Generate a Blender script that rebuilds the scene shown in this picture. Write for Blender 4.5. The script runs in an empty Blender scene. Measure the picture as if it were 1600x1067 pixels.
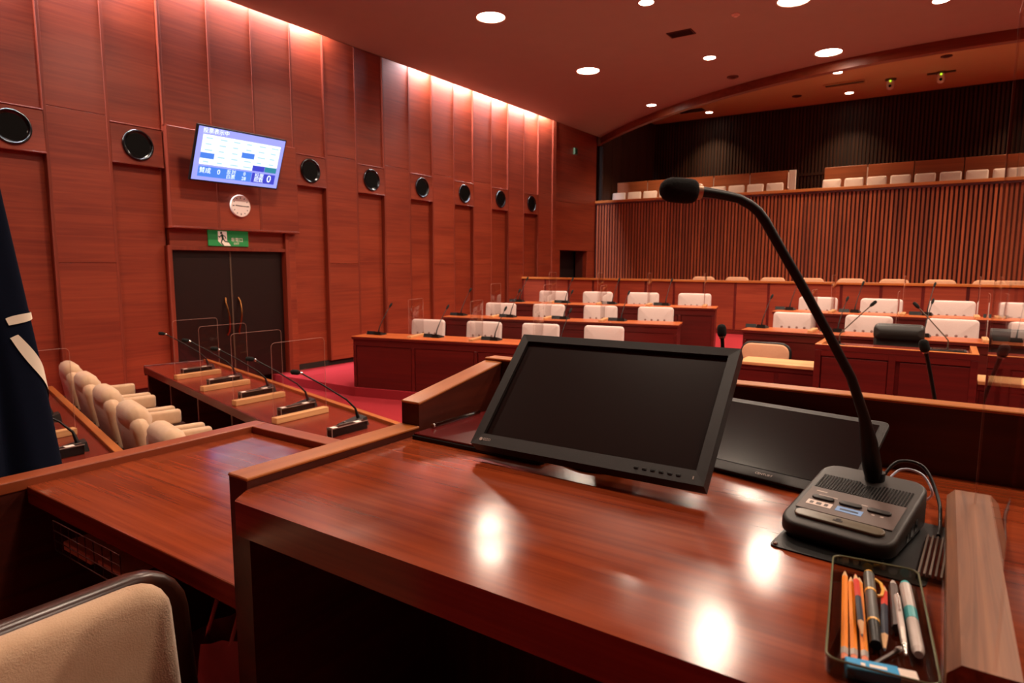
import bpy, bmesh, math, random
from mathutils import Vector, Matrix
random.seed(7)
scene = bpy.context.scene
COL = scene.collection
R = math.radians

# ------------------------------------------------------------------ camera, world, exposure
cam_d = bpy.data.cameras.new('camera')
cam = bpy.data.objects.new('camera', cam_d)
COL.objects.link(cam)
cam_d.sensor_fit = 'HORIZONTAL'
cam_d.sensor_width = 36.0
cam_d.lens = 22.5
cam_d.clip_start = 0.02
cam_d.clip_end = 200
cam_d.dof.use_dof = True
cam_d.dof.focus_distance = 1.75
cam_d.dof.aperture_fstop = 6.3
right = Vector((0.82873654, 0.5596296, 0.00323233))
up = Vector((-0.06972802, 0.09752369, 0.99278756))
back = Vector((0.55527808, -0.82298471, 0.11984331))
cm = Matrix.Identity(4)
for i in range(3):
    cm[i][0], cm[i][1], cm[i][2] = right[i], up[i], back[i]
cm[2][3] = 1.9
cam.matrix_world = cm
scene.camera = cam

world = bpy.data.worlds.new('world')
scene.world = world
world.use_nodes = True
world.node_tree.nodes['Background'].inputs[0].default_value = (1.0, 0.72, 0.55, 1)
world.node_tree.nodes['Background'].inputs[1].default_value = 0.0

scene.view_settings.view_transform = 'Standard'
scene.view_settings.look = 'None'
scene.view_settings.gamma = 1.0
scene.view_settings.use_curve_mapping = False
scene.view_settings.exposure = 0.0
BIG_W, SMALL_W, GAL_W, STRIP_W = 98.0, 22.0, 75.0, 520.0      # watts of the lamps built further down
WARM = (1.0, 0.78, 0.60)

# ------------------------------------------------------------------ room numbers (metres, camera above the chairman's desk)
XW = -8.79          # face of the wood wall on the left
XE = 9.0            # wall on the right, outside the frame
YF = -3.4           # wall behind the camera
ZC = 5.57           # ceiling
YG = 17.5           # front of the public gallery
YB = 21.7           # back of the gallery
ZGC = 6.7           # gallery ceiling
ZD = 1.47           # chairman's desktop
A = 13.2            # fan angle of the side blocks, degrees

# ------------------------------------------------------------------ materials
def lin(c):
    c = c / 255.0
    return c / 12.92 if c <= 0.04045 else ((c + 0.055) / 1.055) ** 2.4
def rgb(r, g, b): return (lin(r), lin(g), lin(b), 1.0)

def new_mat(name):
    m = bpy.data.materials.new(name); m.use_nodes = True
    nt = m.node_tree
    return m, nt, nt.nodes['Principled BSDF']

def plain(name, col, rough=0.5, metal=0.0, spec=0.5, emit=0.0, ecol=None, coat=0.0):
    m, nt, b = new_mat(name)
    b.inputs['Base Color'].default_value = col
    b.inputs['Roughness'].default_value = rough
    b.inputs['Metallic'].default_value = metal
    b.inputs['Specular IOR Level'].default_value = spec
    b.inputs['Coat Weight'].default_value = coat
    if emit:
        b.inputs['Emission Color'].default_value = ecol or col
        b.inputs['Emission Strength'].default_value = emit
    return m

def noisy(name, c1, c2, scale, rough=0.9, bump=0.0, bscale=None, detail=4.0, spec=0.3, sheen=0.0):
    m, nt, b = new_mat(name)
    tc = nt.nodes.new('ShaderNodeTexCoord')
    n = nt.nodes.new('ShaderNodeTexNoise'); n.inputs['Scale'].default_value = scale; n.inputs['Detail'].default_value = detail
    nt.links.new(tc.outputs['Object'], n.inputs['Vector'])
    mx = nt.nodes.new('ShaderNodeMix'); mx.data_type = 'RGBA'
    mx.inputs[6].default_value = c1; mx.inputs[7].default_value = c2
    nt.links.new(n.outputs['Fac'], mx.inputs[0])
    nt.links.new(mx.outputs[2], b.inputs['Base Color'])
    b.inputs['Roughness'].default_value = rough
    b.inputs['Specular IOR Level'].default_value = spec
    if sheen:
        b.inputs['Sheen Weight'].default_value = sheen
    if bump:
        n2 = nt.nodes.new('ShaderNodeTexNoise'); n2.inputs['Scale'].default_value = bscale or scale * 4
        nt.links.new(tc.outputs['Object'], n2.inputs['Vector'])
        bp = nt.nodes.new('ShaderNodeBump'); bp.inputs['Strength'].default_value = bump; bp.inputs['Distance'].default_value = 0.002
        nt.links.new(n2.outputs['Fac'], bp.inputs['Height'])
        nt.links.new(bp.outputs['Normal'], b.inputs['Normal'])
    return m

def wood(name, dark, light, axis='X', scale=1.0, rough=0.4, spec=0.5, coat=0.0, vary=0.12, wear=0.0, figure=0.5):
    """grain runs along the object's local AXIS"""
    m, nt, b = new_mat(name)
    N = nt.nodes.new; L = nt.links.new
    tc = N('ShaderNodeTexCoord'); oi = N('ShaderNodeObjectInfo')
    add = N('ShaderNodeVectorMath'); add.operation = 'ADD'
    sc = N('ShaderNodeVectorMath'); sc.operation = 'SCALE'; sc.inputs['Scale'].default_value = 7.0
    comb = N('ShaderNodeCombineXYZ')
    for k in range(3): L(oi.outputs['Random'], comb.inputs[k])
    L(comb.outputs[0], sc.inputs[0])
    L(tc.outputs['Object'], add.inputs[0]); L(sc.outputs[0], add.inputs[1])
    mp = N('ShaderNodeMapping')
    s = {'X': (0.45, 15, 15), 'Y': (15, 0.45, 15), 'Z': (15, 15, 0.45)}[axis]
    mp.inputs['Scale'].default_value = tuple(v * scale for v in s)
    L(add.outputs[0], mp.inputs['Vector'])
    n = N('ShaderNodeTexNoise'); n.inputs['Scale'].default_value = 1.6; n.inputs['Detail'].default_value = 4.5
    n.inputs['Roughness'].default_value = 0.62; n.inputs['Distortion'].default_value = figure
    L(mp.outputs[0], n.inputs['Vector'])
    mp2 = N('ShaderNodeMapping')
    mp2.inputs['Scale'].default_value = tuple((3.0 if v > 5 else 0.35) * scale for v in s)
    L(add.outputs[0], mp2.inputs['Vector'])
    n2 = N('ShaderNodeTexNoise'); n2.inputs['Scale'].default_value = 1.0; n2.inputs['Detail'].default_value = 2.0
    L(mp2.outputs[0], n2.inputs['Vector'])
    mixf = N('ShaderNodeMath'); mixf.operation = 'MULTIPLY_ADD'; mixf.inputs[1].default_value = 0.55
    hv = N('ShaderNodeMath'); hv.operation = 'MULTIPLY'; hv.inputs[1].default_value = 0.45
    L(n2.outputs['Fac'], hv.inputs[0]); L(n.outputs['Fac'], mixf.inputs[0]); L(hv.outputs[0], mixf.inputs[2])
    cr = N('ShaderNodeValToRGB')
    cr.color_ramp.elements[0].position = 0.34; cr.color_ramp.elements[0].color = dark
    cr.color_ramp.elements[1].position = 0.66; cr.color_ramp.elements[1].color = light
    L(mixf.outputs[0], cr.inputs[0])
    hs = N('ShaderNodeHueSaturation')
    mr = N('ShaderNodeMapRange'); mr.inputs['To Min'].default_value = 1 - vary; mr.inputs['To Max'].default_value = 1 + vary
    L(oi.outputs['Random'], mr.inputs[0]); L(mr.outputs[0], hs.inputs['Value'])
    L(cr.outputs[0], hs.inputs['Color']); L(hs.outputs[0], b.inputs['Base Color'])
    b.inputs['Roughness'].default_value = rough
    b.inputs['Specular IOR Level'].default_value = spec
    b.inputs['Coat Weight'].default_value = coat
    b.inputs['Coat Roughness'].default_value = 0.25
    if wear:
        nw = N('ShaderNodeTexNoise'); nw.inputs['Scale'].default_value = 5.0; nw.inputs['Detail'].default_value = 8.0
        L(tc.outputs['Object'], nw.inputs['Vector'])
        m2 = N('ShaderNodeMapRange'); m2.inputs['From Min'].default_value = 0.35; m2.inputs['From Max'].default_value = 0.65
        m2.inputs['To Min'].default_value = rough - wear; m2.inputs['To Max'].default_value = rough + wear
        L(nw.outputs['Fac'], m2.inputs[0]); L(m2.outputs[0], b.inputs['Roughness'])
        ns = N('ShaderNodeTexNoise'); ns.inputs['Scale'].default_value = 85.0; ns.inputs['Detail'].default_value = 3.0; ns.inputs['Distortion'].default_value = 2.0
        L(tc.outputs['Object'], ns.inputs['Vector'])
        bp = N('ShaderNodeBump'); bp.inputs['Strength'].default_value = 0.035; bp.inputs['Distance'].default_value = 0.0006
        L(ns.outputs['Fac'], bp.inputs['Height']); L(bp.outputs['Normal'], b.inputs['Normal'])
    return m

def glass_mat(name, tint=(0.97, 0.96, 0.95, 1), refl=1.0):
    m = bpy.data.materials.new(name); m.use_nodes = True
    nt = m.node_tree; nt.nodes.clear(); N = nt.nodes.new; L = nt.links.new
    out = N('ShaderNodeOutputMaterial'); tr = N('ShaderNodeBsdfTransparent'); gl = N('ShaderNodeBsdfGlossy'); fr = N('ShaderNodeFresnel')
    mx = N('ShaderNodeMixShader'); fr.inputs['IOR'].default_value = 1.45
    tr.inputs['Color'].default_value = tint; gl.inputs['Roughness'].default_value = 0.02
    gl.inputs['Color'].default_value = (refl, refl, refl, 1)
    ge = N('ShaderNodeNewGeometry'); iv = N('ShaderNodeMath'); iv.operation = 'SUBTRACT'; iv.inputs[0].default_value = 1.0
    ml = N('ShaderNodeMath'); ml.operation = 'MULTIPLY'      # reflect only on the outer faces, so the thin pane does not mirror inside
    L(ge.outputs['Backfacing'], iv.inputs[1]); L(fr.outputs[0], ml.inputs[0]); L(iv.outputs[0], ml.inputs[1])
    L(ml.outputs[0], mx.inputs[0]); L(tr.outputs[0], mx.inputs[1]); L(gl.outputs[0], mx.inputs[2]); L(mx.outputs[0], out.inputs['Surface'])
    return m

MT = {}
WALL_D, WALL_L = rgb(112, 39, 23), rgb(148, 62, 36)
MT['wall'] = wood('wall_wood', WALL_D, WALL_L, 'Y', 1.0, 0.42, 0.4, figure=1.0, vary=0.05)
MT['wall_x'] = wood('wall_wood_x', WALL_D, WALL_L, 'X', 1.0, 0.42, 0.4, figure=1.0, vary=0.05)
MT['wall_trim'] = wood('wall_trim_wood', rgb(102, 37, 22), rgb(134, 54, 32), 'Z', 1.0, 0.5, 0.3)
MT['wall_back'] = plain('wall_joint', rgb(74, 28, 18), 0.7)
MT['desk_front'] = wood('desk_front_wood', rgb(66, 14, 12), rgb(98, 24, 18), 'X', 0.8, 0.36, 0.4)
MT['desk_top'] = wood('desk_top_wood', rgb(150, 66, 30), rgb(196, 104, 52), 'X', 0.9, 0.3, 0.5)
MT['chair_desk_top'] = wood('chairman_desk_wood', rgb(102, 37, 18), rgb(148, 64, 30), 'X', 2.0, 0.16, 0.4, wear=0.05, vary=0.0, figure=0.1)
MT['exec_top'] = wood('side_table_wood', rgb(92, 26, 16), rgb(130, 44, 26), 'X', 0.9, 0.24, 0.5)
MT['rail'] = wood('rail_wood', rgb(148, 78, 32), rgb(190, 112, 52), 'X', 1.0, 0.32, 0.5, vary=0.03)
MT['rail_y'] = wood('rail_wood_y', rgb(148, 78, 32), rgb(190, 112, 52), 'Y', 1.0, 0.32, 0.5, vary=0.03)
MT['sec_rail'] = wood('secretary_rail_wood', rgb(122, 50, 26), rgb(156, 76, 40), 'X', 1.0, 0.35, 0.45, vary=0.03)
MT['sec_rail_y'] = wood('secretary_rail_wood_y', rgb(122, 50, 26), rgb(156, 76, 40), 'Y', 1.0, 0.35, 0.45, vary=0.03)
MT['panel_dark'] = wood('dark_panel_wood', rgb(60, 20, 12), rgb(94, 36, 20), 'Y', 0.9, 0.4, 0.4, vary=0.03)  # same wood as the desk rails, shade of upright faces put into the colour
MT['panel_shaded_x'] = wood('shaded_panel_wood_x', rgb(54, 20, 12), rgb(84, 34, 20), 'X', 0.9, 0.4, 0.4, vary=0.03)
MT['beam'] = wood('beam_wood', rgb(96, 44, 26), rgb(130, 64, 38), 'X', 0.8, 0.42, 0.35, vary=0.0)
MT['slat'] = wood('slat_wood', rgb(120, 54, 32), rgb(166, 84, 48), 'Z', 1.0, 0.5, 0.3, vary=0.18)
MT['slat_gap'] = plain('slat_backing', rgb(58, 20, 16), 0.9)
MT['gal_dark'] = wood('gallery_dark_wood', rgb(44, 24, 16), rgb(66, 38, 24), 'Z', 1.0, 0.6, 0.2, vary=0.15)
MT['gal_gap'] = plain('gallery_backing', rgb(28, 16, 12), 0.9)
MT['gal_panel'] = wood('gallery_panel_wood', rgb(128, 66, 36), rgb(166, 92, 54), 'X', 0.8, 0.5, 0.3)
MT['light_wood'] = wood('light_wood', rgb(178, 122, 76), rgb(216, 164, 112), 'X', 1.6, 0.45, 0.4)
MT['walnut'] = wood('walnut', rgb(96, 58, 38), rgb(160, 106, 72), 'Y', 1.4, 0.45, 0.4, figure=2.2, vary=0.0)
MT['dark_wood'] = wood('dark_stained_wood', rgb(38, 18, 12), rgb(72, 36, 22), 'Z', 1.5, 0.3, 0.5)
MT['carpet'] = noisy('red_carpet', rgb(134, 32, 40), rgb(152, 42, 48), 90, 1.0, 0.6, 500, spec=0.1)
MT['ceiling'] = noisy('ceiling_paint', rgb(152, 146, 134), rgb(158, 152, 140), 3, 0.9)
MT['gal_ceiling'] = noisy('gallery_ceiling_paint', rgb(186, 150, 108), rgb(190, 154, 112), 3, 0.9)
MT['fabric_white'] = noisy('white_fabric', rgb(198, 174, 168), rgb(208, 186, 178), 60, 0.95, 0.25, 700, sheen=0.2)
MT['fabric_cream'] = noisy('cream_fabric', rgb(196, 158, 126), rgb(214, 180, 148), 26, 0.95, 0.5, 320, sheen=0.3)
MT['fabric_beige'] = noisy('beige_fabric', rgb(190, 138, 106), rgb(200, 150, 118), 50, 0.9, 0.2, 500)
MT['button'] = plain('seat_button', rgb(132, 96, 88), 0.7)
MT['black'] = plain('black_plastic', rgb(13, 12, 12), 0.42, spec=0.3)
MT['black_matte'] = noisy('black_foam', rgb(10, 12, 11), rgb(26, 28, 26), 300, 0.95, 0.8, 900)
MT['black_gloss'] = plain('black_gloss', rgb(8, 8, 8), 0.12)
MT['horn_dark'] = plain('horn_throat_shade', (0.0015, 0.0015, 0.0015, 1), 0.6, spec=0.1)
MT['black_leather'] = noisy('black_leather', rgb(26, 25, 23), rgb(38, 36, 33), 120, 0.4, 0.4, 400, spec=0.5)
MT['monitor_bezel'] = noisy('monitor_bezel', rgb(26, 20, 19), rgb(34, 27, 25), 400, 0.5, 0.2, 900, spec=0.4)
MT['screen'] = plain('dark_screen', rgb(32, 20, 18), 0.30, spec=0.22)
MT['screen_gloss'] = plain('glossy_screen', rgb(14, 12, 12), 0.13, spec=0.6)
MT['unit_body'] = plain('unit_body', rgb(30, 24, 21), 0.5, spec=0.4)
MT['unit_plate'] = plain('unit_plate', rgb(92, 74, 68), 0.5)
MT['unit_bar'] = plain('unit_bar', rgb(94, 84, 66), 0.35)
MT['sticker_white'] = plain('white_sticker', rgb(236, 216, 206), 0.6)
MT['sticker_blue'] = plain('blue_sticker', rgb(120, 160, 214), 0.6)
MT['ink'] = plain('ink', rgb(34, 26, 26), 0.7)
MT['ink_pale'] = plain('pale_print', rgb(196, 178, 168), 0.6)
MT['chrome'] = plain('chrome', rgb(210, 205, 200), 0.2, 1.0)
MT['copper'] = plain('copper_ring', rgb(226, 190, 160), 0.35, 0.8)
MT['brass'] = plain('brass', rgb(142, 92, 52), 0.32, 1.0)
MT['gold'] = plain('gold', rgb(226, 172, 72), 0.22, 1.0)
MT['silver'] = plain('silver_edge', rgb(190, 180, 172), 0.35, 0.8)
MT['door'] = noisy('dark_door', rgb(24, 10, 8), rgb(32, 14, 10), 6, 0.4, spec=0.35)
MT['void'] = plain('dark_opening', rgb(30, 20, 16), 0.9)
MT['navy'] = noisy('navy_cloth', rgb(8, 14, 28), rgb(12, 19, 36), 80, 0.95, 0.2, 500, spec=0.1)
MT['flag_white'] = plain('flag_white', rgb(232, 222, 200), 0.9)
MT['acrylic'] = glass_mat('clear_acrylic', (0.955, 0.94, 0.93, 1))
MT['acrylic_edge'] = plain('acrylic_edge', rgb(176, 130, 116), 0.3)
MT['tray'] = glass_mat('smoked_tray', (0.62, 0.58, 0.52, 1))
MT['tray_edge'] = plain('tray_rim', rgb(120, 124, 96), 0.2)
MT['lamp'] = plain('lamp_diffuser', (1, 1, 1, 1), 0.5, emit=34.0, ecol=(1.0, 0.86, 0.70, 1))
MT['tube'] = plain('fluorescent_tube', (1, 1, 1, 1), 0.5, emit=9.0, ecol=(1.0, 0.86, 0.84, 1))
MT['trim_white'] = plain('lamp_trim', rgb(196, 164, 140), 0.4)
MT['grey_metal'] = plain('grey_metal', rgb(92, 74, 60), 0.5, 0.4)
MT['vent'] = plain('vent_slats', rgb(72, 38, 30), 0.6)
MT['white_plastic'] = plain('white_plastic', rgb(222, 206, 192), 0.4)
MT['clock_face'] = plain('clock_face', rgb(238, 226, 220), 0.5)
MT['exit_green'] = plain('exit_green', rgb(28, 128, 62), 0.5, emit=0.25, ecol=rgb(28, 128, 62))
MT['exit_white'] = plain('exit_white', rgb(230, 206, 186), 0.5, emit=0.35, ecol=rgb(230, 206, 186))
MT['exit_dark'] = plain('exit_dark_green', rgb(14, 66, 36), 0.5)
MT['led'] = plain('led_green', rgb(150, 220, 40), 0.4, emit=2.0, ecol=rgb(170, 230, 40))
def scr(name, r, g, b, e=1.25): return plain(name, (0.01, 0.01, 0.01, 1), 0.35, emit=e, ecol=rgb(r, g, b))
MT['s_lilac'] = scr('screen_lilac', 152, 158, 246)
MT['s_white'] = scr('screen_white', 244, 254, 255, 1.5)
MT['s_blue'] = scr('screen_blue', 62, 124, 222)
MT['s_indigo'] = scr('screen_indigo', 66, 86, 222)
MT['s_navy'] = scr('screen_navy', 48, 62, 190)
MT['s_teal'] = scr('screen_teal', 30, 128, 150)
MT['s_mark'] = scr('screen_mark', 176, 212, 222)
MT['p_orange'] = plain('pencil_orange', rgb(244, 140, 28), 0.35)
MT['p_red'] = plain('pencil_red', rgb(214, 52, 32), 0.35)
MT['p_navy'] = plain('pencil_navy', rgb(28, 40, 60), 0.35)
MT['p_wood'] = plain('pencil_wood', rgb(224, 176, 128), 0.7)
MT['p_grey'] = plain('pen_grey', rgb(84, 82, 76), 0.35)
MT['p_yellow'] = plain('pen_yellow', rgb(240, 176, 62), 0.35)
MT['p_brown'] = plain('pencil_brown', rgb(72, 52, 46), 0.4)
MT['p_teal'] = plain('marker_teal', rgb(70, 180, 184), 0.35)
MT['p_pale'] = plain('marker_pale', rgb(206, 192, 184), 0.3)
MT['p_pink'] = plain('eraser_pink', rgb(226, 130, 92), 0.6)
MT['eraser_blue'] = plain('eraser_sleeve', rgb(30, 150, 206), 0.5)
MT['eraser_white'] = plain('eraser_rubber', rgb(238, 222, 208), 0.7)
MT['pink_bag'] = noisy('pink_bag', rgb(214, 150, 150), rgb(226, 170, 168), 20, 0.7, 0.4, 60)
MT['paper'] = plain('paper', rgb(220, 200, 168), 0.8)
MT['wire'] = plain('wire', rgb(80, 74, 66), 0.3, 0.8)
MT['cable_white'] = plain('cable_white', rgb(196, 200, 216), 0.4)
MT['green_lamp'] = plain('green_indicator', rgb(64, 92, 62), 0.4)
MT['red_plate'] = plain('dark_red_plate', rgb(86, 18, 18), 0.2, spec=0.6)

# ------------------------------------------------------------------ mesh helpers
class G:
    def __init__(s): s.v = []; s.f = []
    def add(s, vs, fs, M=None):
        o = len(s.v)
        for p in vs:
            p = Vector(p)
            s.v.append(tuple(M @ p) if M is not None else tuple(p))
        s.f += [tuple(i + o for i in f) for f in fs]
        return s
    def box(s, x0, x1, y0, y1, z0, z1, M=None):
        vs = [(x, y, z) for x in (x0, x1) for y in (y0, y1) for z in (z0, z1)]
        fs = [(0, 1, 3, 2), (4, 6, 7, 5), (0, 4, 5, 1), (2, 3, 7, 6), (0, 2, 6, 4), (1, 5, 7, 3)]
        return s.add(vs, fs, M)
    def rbox(s, x0, x1, y0, y1, z0, z1, b=0.004, seg=2, M=None):
        bm = bmesh.new()
        g = G().box(x0, x1, y0, y1, z0, z1)
        vv = [bm.verts.new(p) for p in g.v]
        for f in g.f: bm.faces.new([vv[i] for i in f])
        bmesh.ops.bevel(bm, geom=bm.edges[:], offset=b, segments=seg, profile=0.5, affect='EDGES')
        bm.verts.index_update()
        s.add([v.co.copy() for v in bm.verts], [[v.index for v in f.verts] for f in bm.faces], M)
        bm.free(); return s
    def prism(s, poly, z0, z1, M=None):
        n = len(poly)
        vs = [(x, y, z0) for x, y in poly] + [(x, y, z1) for x, y in poly]
        fs = [tuple(range(n - 1, -1, -1)), tuple(range(n, 2 * n))] + [(i, (i + 1) % n, n + (i + 1) % n, n + i) for i in range(n)]
        return s.add(vs, fs, M)
    def tube(s, pts, rad, n=10, M=None, closed=False, caps=True):
        pts = [Vector(p) for p in pts]; m = len(pts)
        if not hasattr(rad, '__len__'): rad = [rad] * m
        vs, fs = [], []; ref = None
        for i, p in enumerate(pts):
            a = pts[(i - 1) % m] if (i > 0 or closed) else p
            b = pts[(i + 1) % m] if (i < m - 1 or closed) else p
            t = (b - a)
            if t.length < 1e-9: t = Vector((0, 0, 1))
            t.normalize()
            if ref is None: ref = Vector((0, 0, 1)) if abs(t.z) < 0.9 else Vector((1, 0, 0))
            u = (ref - t * ref.dot(t)).normalized(); w = t.cross(u); ref = u
            for k in range(n):
                q = 2 * math.pi * k / n
                vs.append(p + (u * math.cos(q) + w * math.sin(q)) * rad[i])
        for i in range(m if closed else m - 1):
            j = (i + 1) % m
            for k in range(n):
                l = (k + 1) % n
                fs.append((i * n + k, i * n + l, j * n + l, j * n + k))
        if caps and not closed:
            fs.append(tuple(range(n - 1, -1, -1))); fs.append(tuple((m - 1) * n + k for k in range(n)))
        return s.add(vs, fs, M)
    def lathe(s, prof, n=20, M=None):
        vs, fs = [], []; m = len(prof)
        for r, z in prof:
            for k in range(n):
                q = 2 * math.pi * k / n
                vs.append((r * math.cos(q), r * math.sin(q), z))
        for i in range(m - 1):
            for k in range(n):
                l = (k + 1) % n
                fs.append((i * n + k, i * n + l, (i + 1) * n + l, (i + 1) * n + k))
        fs.append(tuple(range(n - 1, -1, -1))); fs.append(tuple((m - 1) * n + k for k in range(n)))
        return s.add(vs, fs, M)
    def slab(s, w, h, t, rc=0.03, re=0.01, puff=0.0, n=5, M=None):
        """rounded panel standing in local XZ, thickness along Y, centred; front is -Y and may be puffed"""
        def loop(inset, y):
            a, b, r = w / 2 - inset, h / 2 - inset, max(rc - inset, 0.0008)
            out = []
            for cx, cz, q0 in ((a - r, b - r, 0), (-a + r, b - r, 90), (-a + r, -b + r, 180), (a - r, -b + r, 270)):
                for k in range(n + 1):
                    q = R(q0 + 90 * k / n)
                    out.append((cx + r * math.cos(q), y, cz + r * math.sin(q)))
            return out
        loops = []
        if puff:
            big = min(w, h) / 2
            for f in (0.86, 0.6, 0.34, 0.14):
                i = re + (big - re) * f
                loops.append(loop(i, -t / 2 - puff * (1 - (1 - f) ** 2.2)))
        for k in range(4):
            q = R(90 * k / 3); loops.append(loop(re * (1 - math.sin(q)), -t / 2 + re * (1 - math.cos(q))))
        for k in range(4):
            q = R(90 * k / 3); loops.append(loop(re * (1 - math.cos(q)), t / 2 - re * (1 - math.sin(q))))
        vs = [p for l in loops for p in l]; m = len(loops[0]); fs = []
        for i in range(len(loops) - 1):
            for k in range(m):
                l = (k + 1) % m
                fs.append((i * m + l, i * m + k, (i + 1) * m + k, (i + 1) * m + l))
        fs.append(tuple(range(m))); fs.append(tuple((len(loops) - 1) * m + k for k in range(m - 1, -1, -1)))
        return s.add(vs, fs, M)
    def ball(s, rx, ry, rz, c=(0, 0, 0), n=12, m=8, M=None):
        prof = [(max(math.sin(math.pi * i / m), 0.01), -math.cos(math.pi * i / m)) for i in range(m + 1)]
        T = Matrix.Translation(c) @ Matrix.Diagonal((rx, ry, rz, 1))
        return s.lathe(prof, n, (M @ T) if M is not None else T)
    def mesh(s, name, smooth=None):
        me = bpy.data.meshes.new(name); me.from_pydata(s.v, [], s.f)
        bm = bmesh.new(); bm.from_mesh(me); bmesh.ops.recalc_face_normals(bm, faces=bm.faces[:])
        if smooth:
            for f in bm.faces: f.smooth = True
            lim = R(smooth)
            for e in bm.edges:
                if len(e.link_faces) == 2 and e.calc_face_angle(0) > lim: e.smooth = False
        bm.to_mesh(me); bm.free()
        return me

def T(x, y, z): return Matrix.Translation((x, y, z))
def RX(a): return Matrix.Rotation(R(a), 4, 'X')
def RY(a): return Matrix.Rotation(R(a), 4, 'Y')
def RZ(a): return Matrix.Rotation(R(a), 4, 'Z')
I4 = Matrix.Identity(4)

def obj(name, g, mat, parent=None, M=None, smooth=None, label=None):
    me = g if isinstance(g, bpy.types.Mesh) else g.mesh(name, smooth)
    if mat is not None and not me.materials: me.materials.append(MT[mat])
    o = bpy.data.objects.new(name, me); COL.objects.link(o)
    if parent is not None: o.parent = parent
    if M is not None: o.matrix_local = M
    if label: o['label'] = label
    return o
def tag(o, label, cat, group=None):
    o['label'] = label; o['category'] = cat
    if group: o['group'] = group
    return o
def thing(name, label, cat, M=None, group=None):
    o = bpy.data.objects.new(name, None); COL.objects.link(o)
    o.empty_display_size = 0.05
    if M is not None: o.matrix_world = M
    return tag(o, label, cat, group)
def struct(name, g, mat, label=None, parent=None, M=None, smooth=None):
    o = obj(name, g, mat, parent, M, smooth)
    if parent is None:
        o['kind'] = 'structure'
        if label: o['label'] = label
    return o

class Proto:
    """a thing's parts, built once; place() copies the thing and each part, sharing the meshes"""
    def __init__(s, name): s.name = name; s.parts = []
    def part(s, name, g, mat, on=None, M=None, smooth=None, label=None):
        me = g if isinstance(g, bpy.types.Mesh) else g.mesh(name, smooth)
        if not me.materials: me.materials.append(MT[mat])
        s.parts.append((name, me, on, M, label)); return len(s.parts) - 1
    def place(s, M, label, cat, group=None):
        root = thing(s.name, label, cat, M, group); made = []
        for name, me, on, Mp, lb in s.parts:
            o = bpy.data.objects.new(name, me); COL.objects.link(o)
            o.parent = root if on is None else made[on]
            if Mp is not None: o.matrix_local = Mp
            if lb: o['label'] = lb
            made.append(o)
        return root

def text_mesh(s, size, align='CENTER'):
    cu = bpy.data.curves.new('text', 'FONT'); cu.body = s; cu.size = size
    cu.align_x = align; cu.align_y = 'CENTER'; cu.resolution_u = 2
    o = bpy.data.objects.new('text', cu); COL.objects.link(o)
    dg = bpy.context.evaluated_depsgraph_get()
    me = bpy.data.meshes.new_from_object(o.evaluated_get(dg))
    bpy.data.objects.remove(o); bpy.data.curves.remove(cu)
    return me

ORD = ['first', 'second', 'third', 'fourth', 'fifth', 'sixth', 'seventh', 'eighth', 'ninth', 'tenth', 'eleventh', 'twelfth']

# ================================================================== THE SETTING
floor = struct('floor', G().box(XW - 0.3, XE, YF, YB, -0.1, 0.0), 'carpet', 'red carpet floor of the council chamber')
def step(poly, z0, z1): return obj('platform', G().prism(poly, z0, z1), 'carpet', floor)
step([(XW - 0.1, 6.26), (-6.95, 6.26), (-3.2, 7.14), (-2.6, 7.28), (-2.6, 17.4), (XW - 0.1, 17.4)], 0.0, 0.13)
step([(-6.85, 17.4), (-6.85, 7.98), (-2.6, 8.9), (-2.4, 8.75), (2.4, 8.75), (2.6, 8.9), (XE, 7.5), (XE, 17.4)], 0.0, 0.31)
step([(-6.5, 17.4), (-6.5, 9.42), (-2.6, 10.31), (-2.4, 10.1), (2.4, 10.1), (2.6, 10.31), (XE, 8.89), (XE, 17.4)], 0.05, 0.48)
step([(XW - 0.1, 13.56), (XE, 13.56), (XE, 17.4), (XW - 0.1, 17.4)], 0.1, 0.70)
step([(-2.55, YF), (-1.12, YF), (-1.12, 1.56), (-2.55, 1.56)], 0.0, 0.5)
step([(-1.12, YF), (1.4, YF), (1.4, 1.62), (-1.12, 1.62)], 0.0, 0.75)

# --- left wall of wood panels
DY0, DY1, DZ = 4.71, 6.53, 2.11
g = G()
g.box(XW - 0.4, XW - 0.16, YF, DY0, 0, 6.0); g.box(XW - 0.4, XW - 0.16, DY1, 15.39, 0, 6.0)
g.box(XW - 0.4, XW - 0.16, DY0, DY1, DZ, 6.0)
g.box(XW - 0.4, XW - 0.16, 15.39, 16.98, 2.29, 6.0); g.box(XW - 0.4, XW - 0.16, 16.98, YG + 0.1, 0, 6.0)
wall_left = struct('wall_left', g, 'wall_back', 'wood panelled wall with speakers running the length of the chamber')
def wpanel(y0, y1, z0, z1, xf, name='panel', mat='wall'):
    gg = G().rbox(-0.15, 0, -(y1 - y0) / 2 + 0.003, (y1 - y0) / 2 - 0.003, -(z1 - z0) / 2 + 0.002, (z1 - z0) / 2 - 0.002, 0.003, 1)
    return obj(name, gg, mat, wall_left, T(xf, (y0 + y1) / 2, (z0 + z1) / 2))
ZB0 = 0.22
for k in range(-11, 15):
    y0 = 4.69 + 0.68 * k; y1 = y0 + 0.68
    if k in (0, 1, 2):
        wpanel(y0, y1, 2.40, 3.72, XW + 0.10); wpanel(y0, y1, 3.72, 5.88, XW + 0.04)
    elif k % 2:
        wpanel(y0, y1, ZB0, 3.20, XW - 0.085); wpanel(y0, y1, 3.62, 5.88, XW - 0.035)
    else:
        wpanel(y0, y1, ZB0, 1.9, XW); wpanel(y0, y1, 1.9, 3.72, XW); wpanel(y0, y1, 3.72, 5.88, XW)
wpanel(14.89, 15.07, ZB0, 5.88, XW + 0.02)
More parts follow.
